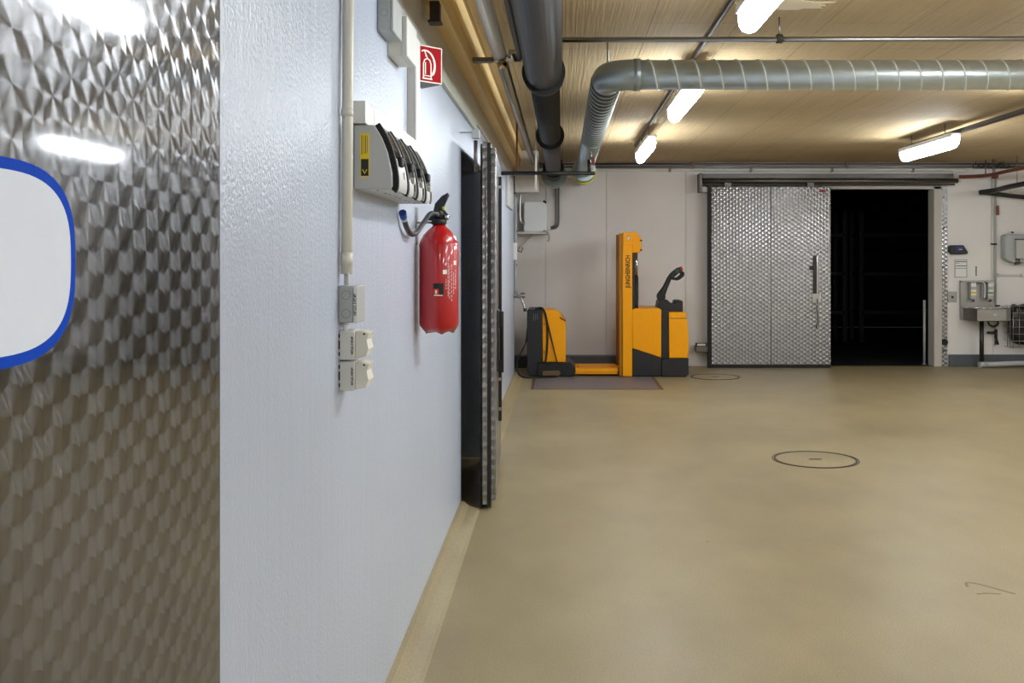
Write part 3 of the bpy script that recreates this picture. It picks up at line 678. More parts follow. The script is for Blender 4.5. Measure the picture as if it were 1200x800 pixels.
t = thing('cable_trunking', (XL+.02, 3.6, 1.941), 'horizontal white cable trunking on top of the fuse box', 'trunking')
MB().box(XL, XL+.040, 2.965, 3.10, 1.942, 2.008, .002).build('end_piece', WHITEP, t)
MB().box(XL, XL+.041, 3.102, 4.22, 1.942, 2.008, .002).build('duct', WHITEP, t)
t = thing('cable_trunking', (XL+.02, 4.07, 2.01), 'vertical white cable trunking rising to the wall band', 'trunking')
MB().box(XL, XL+.030, 4.02, 4.12, 2.009, 2.424, .002).build('duct', BAND, t)
MB().box(XL+.030, XL+.038, 4.018, 4.122, 2.009, 2.424, .002).build('cover', WHITEP, t)
junction('junction_box', 3.37, 3.55, 2.305, 2.424, .055, GREYP, 'grey junction box at the wall top with one round knockout', 1, GREYP)
t = thing('junction_box', (XL+.03, 3.7, 2.26), 'cream junction box below the wall band beside the red sign', 'box')
MB().box(XL, XL+.050, 3.575, 3.80, 2.262, 2.40, .003).build('body', CREAM, t); MB().box(XL+.050, XL+.070, 3.573, 3.802, 2.260, 2.402, .004).build('lid', WHITEP, t)

# V-shaped fire extinguisher sign
ap = Vector((-.517, 4.32, 0)); n0 = Vector((XL, 4.215, 0)); f0 = Vector((XL, 4.425, 0))
t = thing('fire_sign', (-.58, 4.32, 2.285), 'red projecting sign with white fire extinguisher symbol', 'sign')
m = MB(); ZS0, ZS1 = 2.285, 2.440
a, b, c = (n0.x, n0.y), (ap.x, ap.y), (f0.x, f0.y)
m.prism([a, b, c], (0, 0, ZS0), (1, 0, 0), (0, 1, 0), ZS1-ZS0).build('body', mat('sign_body_grey', (110, 108, 106), .5), t)
ux = (ap-n0).normalized(); wS = (ap-n0).length; o = n0+Vector((0, 0, ZS0)); hS = ZS1-ZS0
nn = ux.cross(Vector((0, 0, 1)))
def on(k): return o+nn*k
MB().prism([(0, 0), (wS, 0), (wS, hS), (0, hS)], on(0), ux, (0, 0, 1), .001).build('white_border', SIGNWHITE, t)
fld = MB().prism([(.005, .005), (wS-.005, .005), (wS-.005, hS-.005), (.005, hS-.005)], on(.001), ux, (0, 0, 1), .0006).build('red_field', SIGNRED, t)
cxs = wS*.50
sy = MB()
sy.ribbon([(cxs-.026, .018), (cxs-.026, .078), (cxs-.020, .094), (cxs-.006, .102), (cxs+.008, .094), (cxs+.014, .078), (cxs+.014, .018)], .006, on(.0016), ux, (0, 0, 1), .0004)
sy.ribbon([(cxs-.032, .016), (cxs+.020, .016)], .006, on(.0016), ux, (0, 0, 1), .0004)
sy.ribbon([(cxs-.030, .028), (cxs+.018, .028)], .004, on(.0016), ux, (0, 0, 1), .0004)
sy.ribbon([(cxs-.016, .034), (cxs-.016, .084)], .005, on(.0016), ux, (0, 0, 1), .0004)
sy.ribbon([(cxs-.016, .112), (cxs-.006, .104), (cxs-.016, .122), (cxs-.020, .132)], .006, on(.0016), ux, (0, 0, 1), .0004)
arc = [(cxs-.020+.050*math.sin(a)+.004, .074+.060*math.cos(a)) for a in [math.radians(-25+k*10) for k in range(16)]]+[(cxs+.012, .034)]
sy.ribbon(arc, [.005+.0005*k for k in range(len(arc))], on(.0016), ux, (0, 0, 1), .0004)
sy.build('symbol', SIGNWHITE, fld)
MB().prism([(0, 0), (wS, 0), (wS, hS), (0, hS)], ap+Vector((0, 0, ZS0)), (f0-ap), (0, 0, 1), .001).build('far_face', SIGNRED, t)

# fire extinguisher
EX, EY, EZ = -.523, 4.27, 1.222
t = thing('fire_extinguisher', (EX, EY, EZ), 'red fire extinguisher with black hose hung on the white wall', 'extinguisher')
RE = .083
pr = [(.055, .004), (.060, 0), (.074, .020), (RE-.002, .034), (RE, .045), (RE, .375), (RE-.004, .392), (.066, .418), (.045, .440), (.030, .452), (.026, .462)]
MB().lathe(pr, (EX, EY, EZ), 60, lambda i, a: (.012*abs(math.sin(2.5*a)) if i in (0, 1) else (.006*abs(math.sin(2.5*a)) if i == 2 else 0))).build('cylinder', RED, t)
MB().lathe([(.030, .462), (.033, .466), (.033, .482), (.024, .486)], (EX, EY, EZ), 24).build('collar', RUBBER, t)
vb = MB().lathe([(.022, .482), (.022, .515), (.016, .53)], (EX, EY, EZ), 20).box(EX-.045, EX+.012, EY-.014, EY+.014, EZ+.478, EZ+.498, .004).build('valve', BLACKP, t)
MB().cyl((EX+.022, EY, EZ+.496), (EX+.042, EY, EZ+.490), .012, seg=14).build('pressure_cap', CHROME, vb)
hdl = MB().prism([(-.024, .512), (-.016, .550), (.012, .582), (.038, .596), (.044, .586), (.030, .556), (.016, .525), (.010, .510)], (EX, EY+.014, EZ), (1, 0, 0), (0, 0, 1), .028, .005).build('handle', CHAR, t)
MB().tube([(EX+.012, EY, EZ+.535), (EX+.024, EY, EZ+.560), (EX+.036, EY, EZ+.582)], .005, 8).build('grip_slot', GREYP, hdl)
MB().tube([(EX+.012, EY, EZ+.528), (EX+.026, EY, EZ+.512), (EX+.044, EY, EZ+.492)], .006, 8, radii=[.007, .006, .004]).build('lever', BLACKP, t)
MB().box(EX+.016, EX+.027, EY-.018, EY-.004, EZ+.522, EZ+.538, .003).build('safety_seal', LIME, t)
hp = smooth_path([(EX-.008, EY-.02, EZ+.505), (EX-.030, EY-.05, EZ+.505), (EX-.050, EY-.13, EZ+.462), (EX-.064, EY-.24, EZ+.420), (EX-.071, EY-.33, EZ+.416), (EX-.074, EY-.41, EZ+.438), (EX-.076, EY-.45, EZ+.464)], 6)
MB().tube(hp, .0105, 14).build('hose', HOSE, t)
MB().cyl((EX-.008, EY-.015, EZ+.505), (EX+.006, EY-.004, EZ+.506), .013, seg=14).build('hose_nut', CHROME, t)
e0 = hp[-1]; dv = (hp[-1]-hp[-3]).normalized()
MB().cyl(e0, e0+dv*.016, .0115, seg=14).build('ferrule', GREYP, t)
MB().cyl(e0+dv*.016, e0+dv*.046, .0135, .0145, seg=16).build('nozzle', NOZZLE, t)
def on_cyl(m, a0, a1, z0, z1, r):                        # curved printed patch on the cylinder; angles in degrees, -90 faces the hall entrance
    n = 6; bm = m.bm; A = []; B = []
    for k in range(n+1):
        a = math.radians(a0+(a1-a0)*k/n); A.append(bm.verts.new((EX+r*math.cos(a), EY+r*math.sin(a), EZ+z0))); B.append(bm.verts.new((EX+r*math.cos(a), EY+r*math.sin(a), EZ+z1)))
    for k in range(n): bm.faces.new((A[k], A[k+1], B[k+1], B[k]))
    return m
lb = on_cyl(MB(), -100, -70, .162, .215, RE+.0006).build('black_label', INK, t)
on_cyl(MB(), -98, -84, .168, .192, RE+.001).build('red_square', mat('orange_red', (220, 50, 30), .5), lb)
on_cyl(MB(), -98, -72, .163, .167, RE+.001).build('white_line', SIGNWHITE, lb)
on_cyl(MB(), -94, -89, .172, .186, RE+.0014).build('white_mark', SIGNWHITE, lb)
random.seed(3)
PINKW = mat('pale_print', (232, 200, 196), .5)
for (a0, a1, z0, z1) in [(-63, -61.5, .19, .24), (-57, -55, .16, .30), (-52, -50.5, .15, .29), (-45, -43, .14, .30), (-37, -35, .17, .27), (-29, -26, .19, .28), (-66, -44, .125, .127), (-62, -42, .137, .139)]:
    z = z0
    while z < z1-.004:
        hh = random.uniform(.005, .014); on_cyl(MB(), a0, a1, z, min(z+hh, z1), RE+.0006).build('print', PINKW, t); z += hh+random.uniform(.002, .006)
for (a, z) in ((-66, .262), (-30, .30)): on_cyl(MB(), a-6, a+6, z-.009, z+.009, RE+.0006).build('round_mark', SIGNWHITE, t)
br = thing('extinguisher_bracket', (XL, 4.27, 1.62), 'thin steel hook holding the red extinguisher', 'bracket')
MB().box(XL, XL+.006, 4.25, 4.29, 1.60, 1.755, .001).build('plate', STEEL, br)
MB().cyl((XL, 4.27, 1.692), (EX-.03, 4.27, 1.692), .004, seg=8).build('hook', STEEL, br)

# pipes and small valves on the far end of the left wall
t = thing('supply_pipes', (-.63, 12.9, 1.0), 'slim grey supply pipes running down the wall end to a tap', 'pipes')
MB().tube(smooth_path([(-.45, 12.85, 2.49), (-.55, 12.85, 2.49), (-.60, 12.85, 2.42), (-.60, 12.85, 2.0), (-.60, 12.85, 1.06)]), .026, 10).build('pipe', mat('grey_pipe_paint', (150, 152, 152), .45), t)
MB().tube(smooth_path([(-.535, 12.95, 2.40), (-.545, 12.95, 2.3), (-.545, 12.95, 2.05), (-.52, 12.95, 1.98), (-.48, 12.95, 1.97)]), .015, 10).build('pipe', STEEL, t)
MB().box(-.64, -.575, 12.80, 12.84, 1.50, 1.72, .01).build('regulator', GREYPIPE, t)
MB().tube([(-.57, 12.83, 1.62), (-.52, 12.80, 1.60), (-.50, 12.80, 1.66)], .008, 8).build('lever', mat('tag_red', (120, 40, 40), .5), t)
for z in (2.30, 1.85, 1.42): MB().box(-.62, -.575, 12.83, 12.875, z, z+.03, .003).build('clip', BLACKP, t)
tp = thing('water_tap', (-.58, 12.85, .85), 'steel tap with two handles low on the wall end', 'tap')
MB().cyl((-.66, 12.85, 1.03), (-.52, 12.80, 1.03), .016, seg=12).build('body', STEEL, tp)
MB().tube(smooth_path([(-.58, 12.80, 1.05), (-.53, 12.78, 1.02), (-.49, 12.76, .94), (-.475, 12.75, .86)]), .018, 10).build('spout', STEEL, tp)
MB().cyl((-.475, 12.75, .89), (-.472, 12.75, .85), .022, seg=12).build('spout_end', BLACKP, tp)
for dz in (.0, -.045): MB().box(-.535, -.475, 12.83, 12.85, 1.06+dz, 1.085+dz, .004).build('handle', DSTEEL, tp)
tag(MB().box(XL, XL+.03, 11.0, 12.2, 2.10, 2.44, .006).build('cover_panel', LGREY), 'flat pale cover high on the wall past the ajar door', 'panel')

# canister on its shelf
t = thing('wall_shelf', (-.42, 14.0, 1.86), 'narrow white wall shelf with a diagonal strut', 'shelf')
MB().box(-.66, -.19, 13.85, YB-.004, 1.855, 1.885, .004).build('board', WHITEP, t)
MB().tube([(-.63, 14.15, 1.63), (-.40, 14.15, 1.857)], .014, 8).build('strut', WHITEP, t)
MB().tube(smooth_path([(-.26, 13.84, 1.90), (-.20, 13.83, 1.88), (-.18, 13.83, 1.80), (-.20, 13.83, 1.75)]), .014, 8).build('hook', GREYP, t)
t = thing('canister', (-.37, 13.98, 1.885), 'milky white plastic canister standing on the wall shelf', 'canister')
MB().prism([(-.155, 0), (.155, 0), (.16, .02), (.16, .35), (.13, .40), (.09, .415), (-.14, .415), (-.16, .40), (-.16, .02)], (-.375, 14.12, 1.885), (1, 0, 0), (0, 0, 1), .24, .012).build('body', CAN, t)
MB().cyl((-.255, 13.98, 2.285), (-.235, 13.98, 2.315), .025, seg=14).build('cap', BLACKP, t)
t = thing('bent_conduit', (-.06, YB-.04, 1.96), 'pair of grey conduits dropping from the ceiling and bending to the canister', 'conduit')
for k in (0, .035): MB().tube(smooth_path([(-.085+k, YB-.04, 2.78), (-.085+k, YB-.04, 2.3), (-.085+k, YB-.04, 2.04+.0*k), (-.11+k*.8, YB-.04, 1.975-k*.6), (-.17, YB-.04, 1.955-k*.6), (-.20, YB-.04, 1.955-k*.6)]), .014, 10).build('tube', DSTEEL, t)
MB().box(-.215, -.165, YB-.07, YB-.004, 1.92, 1.97, .006).build('outlet', WHITEP, t)

# ================================================================== FLOOR FITTINGS
def manhole(x, y, r, label):
    t = thing('manhole_cover', (x, y, 0), label, 'manhole cover', 'round covers in the tan floor')
    def ring(r0, r1, h, nm, mt):
        m = MB(); bm = m.bm; n = 64
        V = [[bm.verts.new((x+rr*math.cos(2*math.pi*k/n), y+rr*math.sin(2*math.pi*k/n), z)) for k in range(n)] for rr, z in ((r0, 0), (r0, h), (r1, h), (r1, 0))]
        for a, b in zip(V, V[1:]):
            for k in range(n): bm.faces.new((a[k], a[(k+1) % n], b[(k+1) % n], b[k]))
        m.build(nm, mt, t)
    ring(r-.006, r, .003, 'outer_rim', DBROWN); ring(r-.030, r-.014, .003, 'inner_rim', DBROWN)
    MB().cyl((x, y, 0), (x, y, .002), r-.03, seg=64).build('lid', FLOOR, t)
    MB().prism(rrect(.10, .035, .015, 5), (x, y, .002), (1, 0, 0), (0, 1, 0), .0015).build('lifting_slot', DBROWN, t)
manhole((955.5-VX)*EYE/238.2, FOC*EYE/238.2, .325, 'round manhole cover alone in the open tan floor')
manhole((838-VX)*EYE/141.5, FOC*EYE/141.5, .32, 'round manhole cover in front of the sliding door')
t = thing('floor_plate', (.35, 12.2, 0), 'grey steel floor plate with brass edge strips under the trucks', 'plate')
MB().box(-.34, 1.14, 11.72, 13.2, 0, .004).build('plate', PLATE, t)
for a in (-.37, 1.14): MB().box(a, a+.035, 11.72, 13.2, 0, .006).build('edge_strip', BRASS, t)
MB().box(-.37, 1.175, 11.70, 11.72, 0, .005).build('front_strip', BRASS, t)
sm = MB()
sm.ribbon(smooth_path([(0, .10, 0), (.02, .16, 0), (.07, .14, 0), (.14, .05, 0), (.18, .0, 0)], 4) and [(p.x, p.y) for p in smooth_path([(0, .10, 0), (.02, .16, 0), (.07, .14, 0), (.14, .05, 0), (.18, .0, 0)], 4)], .014, (1.90, 4.62, 0), (1, 0, 0), (0, 1, 0), .0006)
sm.ribbon([(0, 0), (.05, .012), (.11, .0)], .012, (1.90, 4.62, 0), (1, 0, 0), (0, 1, 0), .0006)
tag(sm.build('floor_stain', mat('scuff_brown', (120, 100, 66), .5)), 'faint curved brown scuff on the tan floor', 'stain')

# ================================================================== STACKER TRUCK
TY = 12.9; S = TY/FOC
def tx(x): return (x-VX)*S
def tz(y): return EYE-(y-VY)*S
TW = .78
t = thing('stacker_truck', (tx(770), TY+TW/2, 0), 'yellow and black pedestrian stacker with tall mast and tiller', 'stacker')
def side(pts, y0, y1): return MB().prism([(tx(p[0]), tz(p[1])) for p in pts], (0, y1, 0), (1, 0, 0), (0, 0, 1), y1-y0, .008)
for ya, yb in ((TY, TY+.11), (TY+TW-.11, TY+TW)):
    mp = side([(729.5, 272.5), (741, 272.5), (741, 441), (729.5, 441)], ya, yb).build('mast_rail', YELLOW, t)
    side([(725.5, 273.5), (729.5, 273.5), (729.5, 441), (725.5, 441)], ya+.02, yb-.01).build('mast_channel', mat('dark_yellow', (170, 112, 10), .45), t)
    side([(730.5, 272), (742, 272), (742, 287), (730.5, 287)], ya-.006, ya).build('mast_plate', YELLOW, t)
side([(741, 272), (747, 272), (748, 276), (752, 280), (752, 294), (749, 296), (741, 296)], TY+.01, TY+TW-.01).build('mast_head', YELLOW, t)
for yy in (281, 292): MB().box(tx(750), tx(752.6), TY+.0, TY+.03, tz(yy+1.5), tz(yy), .002).build('head_bolt', BLACKP, t)
MB().box(tx(729.5), tx(741), TY+.11, TY+TW-.11, tz(280), tz(273), .004).build('crossbar', YELLOW, t)
MB().box(tx(729.5), tx(741), TY+.11, TY+TW-.11, tz(441), tz(412), .004).build('crossbar', YELLOW, t)
MB().box(tx(741.3), tx(744.5), TY+.02, TY+.10, tz(364), tz(296), .004).build('inner_rail', CHAR, t)
MB().cyl((tx(747), TY+.18, tz(364)), (tx(747), TY+.18, tz(324)), .026, seg=16).build('lift_cylinder', CHAR, t)
MB().cyl((tx(747), TY+.18, tz(324)), (tx(747), TY+.18, tz(296)), .019, seg=16).build('piston', CHROME, t)
MB().tube(smooth_path([(tx(743), TY+.12, tz(330)), (tx(745), TY+.11, tz(350)), (tx(748), TY+.10, tz(362))]), .012, 8).build('hydraulic_hose', BLACKP, t)
# body
bd = side([(741, 363), (744, 361.5), (773, 361.5), (775, 363), (775, 419), (741, 408)], TY, TY+TW).build('battery_cover', YELLOW, t)
side([(741, 408), (775, 419), (775, 441), (741, 441)], TY+.004, TY+TW-.004).build('lower_cover', CHAR, t)
side([(775.3, 363), (784, 363), (784, 421), (775.3, 421)], TY+.03, TY+TW-.03).build('slot_column', CHAR, t)
side([(784, 366), (803.5, 366), (804.5, 372), (806.5, 385), (807, 408), (806, 419.5), (784, 419.5)], TY, TY+TW).build('drive_cover', YELLOW, t)
MB().box(tx(784), tx(805), TY-.002, TY, tz(373.3), tz(372.6)).build('seam', CHAR, t)
side([(775.3, 421), (784, 420), (807, 420), (807, 438), (804, 441.5), (775.3, 441.5)], TY+.002, TY+TW-.002).build('skirt', CHAR, t)
MB().prism([(-.03, 0), (.03, 0), (0, -.03)], (tx(762), TY+.003, tz(436)), (1, 0, 0), (0, 0, 1), .002).build('jack_mark', BLACKP, t)
MB().box(tx(778), tx(780.5), TY+.022, TY+.03, tz(378), tz(373)).build('key_slot', BLACKP, t)
# tiller
side([(772, 363), (774, 353), (784, 352), (790, 357.5), (794, 358), (794, 353.5), (797, 352.5), (798, 354), (800, 352.5), (802.5, 354), (802.5, 366), (772, 366)], TY+.2, TY+TW-.2).build('console', CHAR, t)
yc = TY+TW/2
til = MB().tube([(tx(778), yc, tz(352)), (tx(778), yc, tz(347)), (tx(783), yc, tz(338)), (tx(788), yc, tz(327)), (tx(791), yc, tz(322))], .03, 12, radii=[.05, .055, .036, .032, .03]).build('tiller_arm', CHAR, t)
MB().cyl((tx(778), yc-.07, tz(348.5)), (tx(778), yc+.07, tz(348.5)), .055, seg=20).build('tiller_joint', BLACKP, t)
side([(787, 324), (791, 319), (797, 314.5), (800, 313.5), (802.5, 317.5), (798, 320.5), (793, 326), (789, 328)], yc-.06, yc+.06).build('tiller_head', CHAR, til)
hl = [(tx(790), tz(326.5)), (tx(797), tz(327.5)), (tx(803), tz(323.5)), (tx(803.6), tz(320.5)), (tx(801), tz(319))]
for sgn in (-1, 1): MB().tube(smooth_path([(p[0], yc+sgn*.11, p[1]) for p in hl], 5), .017, 8).build('grip', BLACKP, til)
MB().cyl((tx(800.5), yc, tz(316)), (tx(803.6), yc, tz(314.5)), .03, seg=14).build('stop_button', HANDRED, til)
MB().box(tx(794.5), tx(799), yc-.064, yc+.064, tz(320), tz(316), .004).build('switch', GREEN, til)
# forks of the stacker
for ya in (TY+.25, TY+.39): MB().box(tx(678), tx(730), ya, ya+.11, .05, .10, .008).build('fork', YELLOW, t)
text_part('lettering', 'JUNGHEINRICH', .078, (tx(736.0), TY-.0012, tz(318)), (0, 0, 1), (-1, 0, 0), INK, t, width=.42)
rd = MB().cyl((tx(736.6), TY-.007, tz(279)), (tx(736.6), TY-.0085, tz(279)), .026, seg=24).build('warning_sticker', mat('mark_red2', (176, 60, 50), .5), t)
MB().cyl((tx(736.6), TY-.0085, tz(279)), (tx(736.6), TY-.0095, tz(279)), .020, seg=24).build('sticker_field', SIGNWHITE, rd)
MB().ribbon([(-.012, .012), (.012, -.012)], .007, (tx(736.6), TY-.0096, tz(279)), (1, 0, 0), (0, 0, 1), .0004).build('sticker_bar', INK, rd)

# low pallet truck with charging cable
t = thing('pallet_truck', (tx(640), TY+.35, 0), 'low electric pallet truck with black front and yellow cover', 'pallet truck')
PW = .70
side([(617.5, 364), (619, 363), (634, 363), (635.3, 364), (635.3, 432), (632, 441), (620, 441), (617.5, 434)], TY+.02, TY+.02+PW).build('front_housing', CHAR, t)
side([(635.5, 363.5), (650, 363.5), (656, 368), (660, 374), (663, 376.5), (663, 424.5), (635.5, 424.5)], TY+.05, TY+PW-.02).build('cover', YELLOW, t)
side([(656, 371.5), (663, 375.5), (663, 377), (656, 373)], TY+.04, TY+.05).build('cover_clip', BLACKP, t)
side([(630, 425), (668, 424.5), (670, 427), (674.5, 432), (674.5, 436), (671, 441), (630, 441)], TY-.01, TY+.03+PW).build('base', BLACKP, t)
side([(636, 434.5), (655, 434), (657, 437), (655, 440), (636, 440)], TY-.014, TY-.01).build('base_panel', BRASS, t)
for ya in (TY+.06, TY+.03+PW-.22):
    MB().box(tx(672), tx(724.5), ya, ya+.16, .030, .105, .008).build('fork', YELLOW, t)
    MB().box(tx(672), tx(724.5), ya-.004, ya, .055, .062).build('fork_groove', mat('dark_yellow', (170, 112, 10), .45), t)
for yy in (380, 412.5): MB().cyl((tx(637.5), TY+.046, tz(yy)), (tx(637.5), TY+.05, tz(yy)), .008, seg=8).build('cover_screw', BLACKP, t)
for k in range(3): MB().box(tx(625+k*2.2), tx(625.5+k*2.2), TY+.018, TY+.02, tz(376-k), tz(368)).build('type_print', GINK, t)
t = thing('charging_cable', (tx(630), TY, 0), 'black charging cable with round plug looped over the pallet truck', 'cable')
MB().lathe([(.01, 0), (.026, .006), (.032, .025), (.026, .046), (.012, .052)], (tx(629.5), TY+.1, tz(365)), 18).build('plug', BLACKP, t)
def cpath(P): return smooth_path([(tx(x), yy, max(tz(y), .008)) for x, y, yy in P], 6)
MB().tube(cpath([(630, 361.5, TY+.1), (635, 361.5, TY+.06), (639, 368, TY+.035), (641.5, 385, TY+.035), (641, 410, TY+.035), (639, 426, TY-.03)]), .014, 8).build('cord', RUBBER, t)
MB().tube(cpath([(633, 362, TY+.08), (637, 364, TY+.05), (642, 380, TY+.033), (648, 405, TY+.033), (653, 425, TY-.03)]), .009, 8).build('cord', RUBBER, t)
MB().tube(cpath([(618, 385, TY+.1), (616, 402, TY+.05), (608, 418, TY), (605.5, 428, TY), (609, 438, TY-.08), (618, 444, TY-.12), (635, 445.5, TY-.14), (648, 444, TY-.10), (653, 441, TY-.02)]), .011, 8).build('cord', RUBBER, t)

# ================================================================== RIGHT END OF THE BACK WALL
WY = YB-.004; K = YB/FOC
def wx(x): return (x-VX)*K
def wz(y): return EYE-(y-VY)*K
# hand-wash basin
t = thing('hand_basin', (5.85, 14.0, .6), 'stainless steel hand-wash basin with splashback on a black drain leg', 'basin')
MB().box(wx(1124), wx(1161.5), WY-.05, WY, wz(360), wz(329), .004).build('splashback', STEEL, t)
MB().box(wx(1124), wx(1161.5), WY-.09, WY, wz(330.5), wz(328.5), .002).build('top_edge', STEEL, t)
bx = [(5.60, WY), (5.60, WY-.12), (5.70, WY-.36), (6.10, WY-.36), (6.19, WY-.30), (6.19, WY)]
bz0, bz1 = .655, .845
MB().prism([(p[0], p[1]) for p in bx], (0, 0, bz0), (1, 0, 0), (0, 1, 0), bz1-bz0-.02, .006).build('bowl', STEEL, t)
rim = MB()
for a, b in zip(bx[1:-1], bx[2:]): rim.tube([(a[0], a[1], bz1-.01), (b[0], b[1], bz1-.01)], .012, 8)
rim.build('rim', CHROME, t)
MB().box(5.92, 5.97, WY-.364, WY-.36, .735, .755).build('maker_plate', CHROME, t)
MB().cyl((5.83, 14.0, 0), (5.83, 14.0, bz0), .03, seg=14).build('drain_leg', BLACKP, t)
MB().tube(smooth_path([(5.93, 14.02, .66), (5.94, 14.02, .60), (6.0, 14.02, .57), (6.06, 14.02, .60), (6.06, 14.02, .66)]), .014, 8).build('trap_hose', BLACKP, t)
MB().tube(smooth_path([(5.80, WY-.06, 1.15), (5.84, WY-.10, 1.19), (5.90, WY-.12, 1.16), (5.90, WY-.12, .95)]), .016, 8).build('spout', CHROME, t)
MB().cyl((6.10, WY-.08, .845), (6.10, WY-.08, .865), .035, seg=14).build('plug_hole_cover', BLACKP, t)
for (xc, mm, s) in ((1136.5, LABELY, 'soap dispenser with white and yellow labels above the basin'), (1156.5, LABELG, 'soap dispenser with white and green labels above the basin')):
    q = thing('soap_dispenser', (wx(xc), WY-.09, .95), s, 'dispenser')
    MB().box(wx(xc-3), wx(xc+3), WY-.13, WY-.05, wz(350), wz(330.5), .006).build('bottle', GREYP, q)
    MB().box(wx(xc-3), wx(xc+3), WY-.1312, WY-.13, wz(335.5), wz(331.5)).build('top_label', PAPER, q)
    lb = MB().box(wx(xc-3), wx(xc+3), WY-.1312, WY-.13, wz(345.5), wz(339)).build('label', PAPER, q)
    MB().box(wx(xc-3), wx(xc+3), WY-.1318, WY-.1312, wz(344), wz(341.5)).build('label_band', mm, lb)
    MB().tube([(wx(xc), WY-.10, wz(350)), (wx(xc), WY-.14, wz(352)), (wx(xc-4), WY-.16, wz(352.5))], .010, 8).build('lever', BLACKP, q)
t = thing('tap_valve', (6.05, WY-.05, .30), 'dark hose valve on a thin pipe below the basin', 'valve')
MB().cyl((6.09, WY-.03, .30), (6.09, WY-.03, .83), .010, seg=8).build('pipe', STEEL, t)
MB().cyl((5.97, WY-.05, .475), (6.09, WY-.05, .475), .020, seg=10).cyl((6.09, WY-.05, .40), (6.09, WY-.05, .52), .022, seg=10).build('body', DBROWN, t)
MB().tube([(6.09, WY-.05, .42), (6.10, WY-.06, .36), (6.115, WY-.06, .31)], .018, 8).build('outlet', BLACKP, t)
t = thing('floor_drain_pipe', (6.4, 13.98, 0), 'grey plastic drain pipe lying along the plinth', 'pipe')
MB().tube([(5.82, 13.98, .045), (6.0, 13.98, .05), (6.3, 13.98, .062), (XR-.01, 13.98, .068)], .036, 14).build('pipe', GREYP, t)
MB().cyl((5.78, 13.98, .042), (5.88, 13.98, .045), .042, seg=16).build('elbow', GREYP, t)
# hand dryer
t = thing('hand_dryer', (6.43, WY-.1, 1.4), 'grey wall hand dryer above the horizontal conduit', 'dryer')
hx0 = wx(1172)
MB().prism([(0, .07), (.05, .03), (.12, .0), (.40, .0), (.50, .06), (.50, .32), (.40, .40), (.04, .405), (0, .38)], (hx0, WY, wz(308)), (1, 0, 0), (0, 0, 1), .16, .015).build('body', GREYP, t)
MB().box(hx0+.13, hx0+.46, WY-.22, WY-.16, wz(303), wz(281), .012).build('front_cover', LGREY, t)
MB().box(hx0+.13, hx0+.46, WY-.215, WY-.165, wz(281), wz(280), .004).build('dark_slot', INK, t)
MB().cyl((hx0+.17, WY-.12, wz(303)), (hx0+.18, WY-.14, wz(309.5)), .05, .04, seg=18).build('nozzle', DSTEEL, t)
MB().cyl((hx0+.15, WY-.05, wz(273)), (hx0+.15, WY-.05, wz(271.5)), .016, seg=10).build('screw_cap', BLACKP, t)
# basket with bag
t = thing('wire_basket', (6.48, 14.0, .3), 'steel wire waste basket hung on the wall beside the basin', 'basket')
bx0, bx1, by0, by1, bz0, bz1 = 6.23, 6.66, WY-.28, WY-.01, .28, .86
for z in [bz0+(bz1-bz0)*k/6 for k in range(7)]:
    MB().tube([(bx0, by1, z), (bx0, by0, z), (bx1, by0, z), (bx1, by1, z)], .004, 6).build('wire', STEEL, t)
for k in range(6):
    x = bx0+(bx1-bx0)*k/5; MB().tube([(x, by0, bz1), (x, by0, bz0), (x, by1, bz0)], .004, 6).build('wire', STEEL, t)
for k in range(3):
    y = by0+(by1-by0)*k/3; MB().cyl((bx0, y, bz0), (bx0, y, bz1), .005, seg=6).build('wire', STEEL, t)
b = MB(); bmesh.ops.create_uvsphere(b.bm, u_segments=28, v_segments=18, radius=1)
for v in b.bm.verts:
    p = v.co.copy(); f = lambda q, e: math.copysign(abs(q)**e, q)
    wob = 1+.05*math.sin(7*p.x+5*p.z)+.04*math.sin(11*p.y-6*p.z)
    v.co = Vector(((bx0+bx1)/2-.01+f(p.x, .55)*.205*wob, (by0+by1)/2+f(p.y, .55)*.115*wob, .60+f(p.z, .6)*.285))
    if p.z > .75: v.co.z += .02*math.sin(9*p.x)
for fc in b.bm.faces: fc.smooth = True
tag(b.build('rubbish_bag', BAGM), 'shiny black rubbish bag filling the wire basket', 'bag')
# small things on the wall
t = thing('wall_terminal', (wx(1121), WY-.04, wz(298)), 'dark wall terminal with small blue display', 'terminal')
MB().prism([(wx(1110.5), wz(289)), (wx(1112), wz(287.3)), (wx(1127), wz(287.3)), (wx(1132), wz(295)), (wx(1131.5), wz(297.5)), (wx(1113), wz(298)), (wx(1110.5), wz(295))], (0, WY, 0), (1, 0, 0), (0, 0, 1), .07, .008).build('body', CHAR, t)
MB().box(wx(1118.5), wx(1126), WY-.0712, WY-.07, wz(294), wz(289)).build('display', SCREEN, t)
MB().box(wx(1121.5), wx(1125), WY-.0716, WY-.0712, wz(292.6), wz(291.8)).build('readout', PAPER, t)
t = thing('paper_notice', (wx(1126), WY, wz(325)), 'printed white notice with ruled lines below the dark terminal', 'notice')
MB().box(wx(1118.5), wx(1133), WY-.004, WY, wz(325), wz(304)).build('frame', GINK, t)
MB().box(wx(1119.2), wx(1132.3), WY-.005, WY-.004, wz(324.4), wz(304.6)).build('sheet', PAPER, t)
for yy, hh in ((306, .9), (311, .8), (314, .5)): MB().box(wx(1119.4), wx(1132.1), WY-.0056, WY-.005, wz(yy+hh), wz(yy)).build('ruled_line', INK, t)
MB().box(wx(1119.4), wx(1124), WY-.0056, WY-.005, wz(308.6), wz(308.1)).build('ruled_line', GINK, t)
t = thing('hand_symbol_sticker', (wx(1143), WY, wz(325)), 'small white sticker with a column of dark marks above the basin', 'sticker')
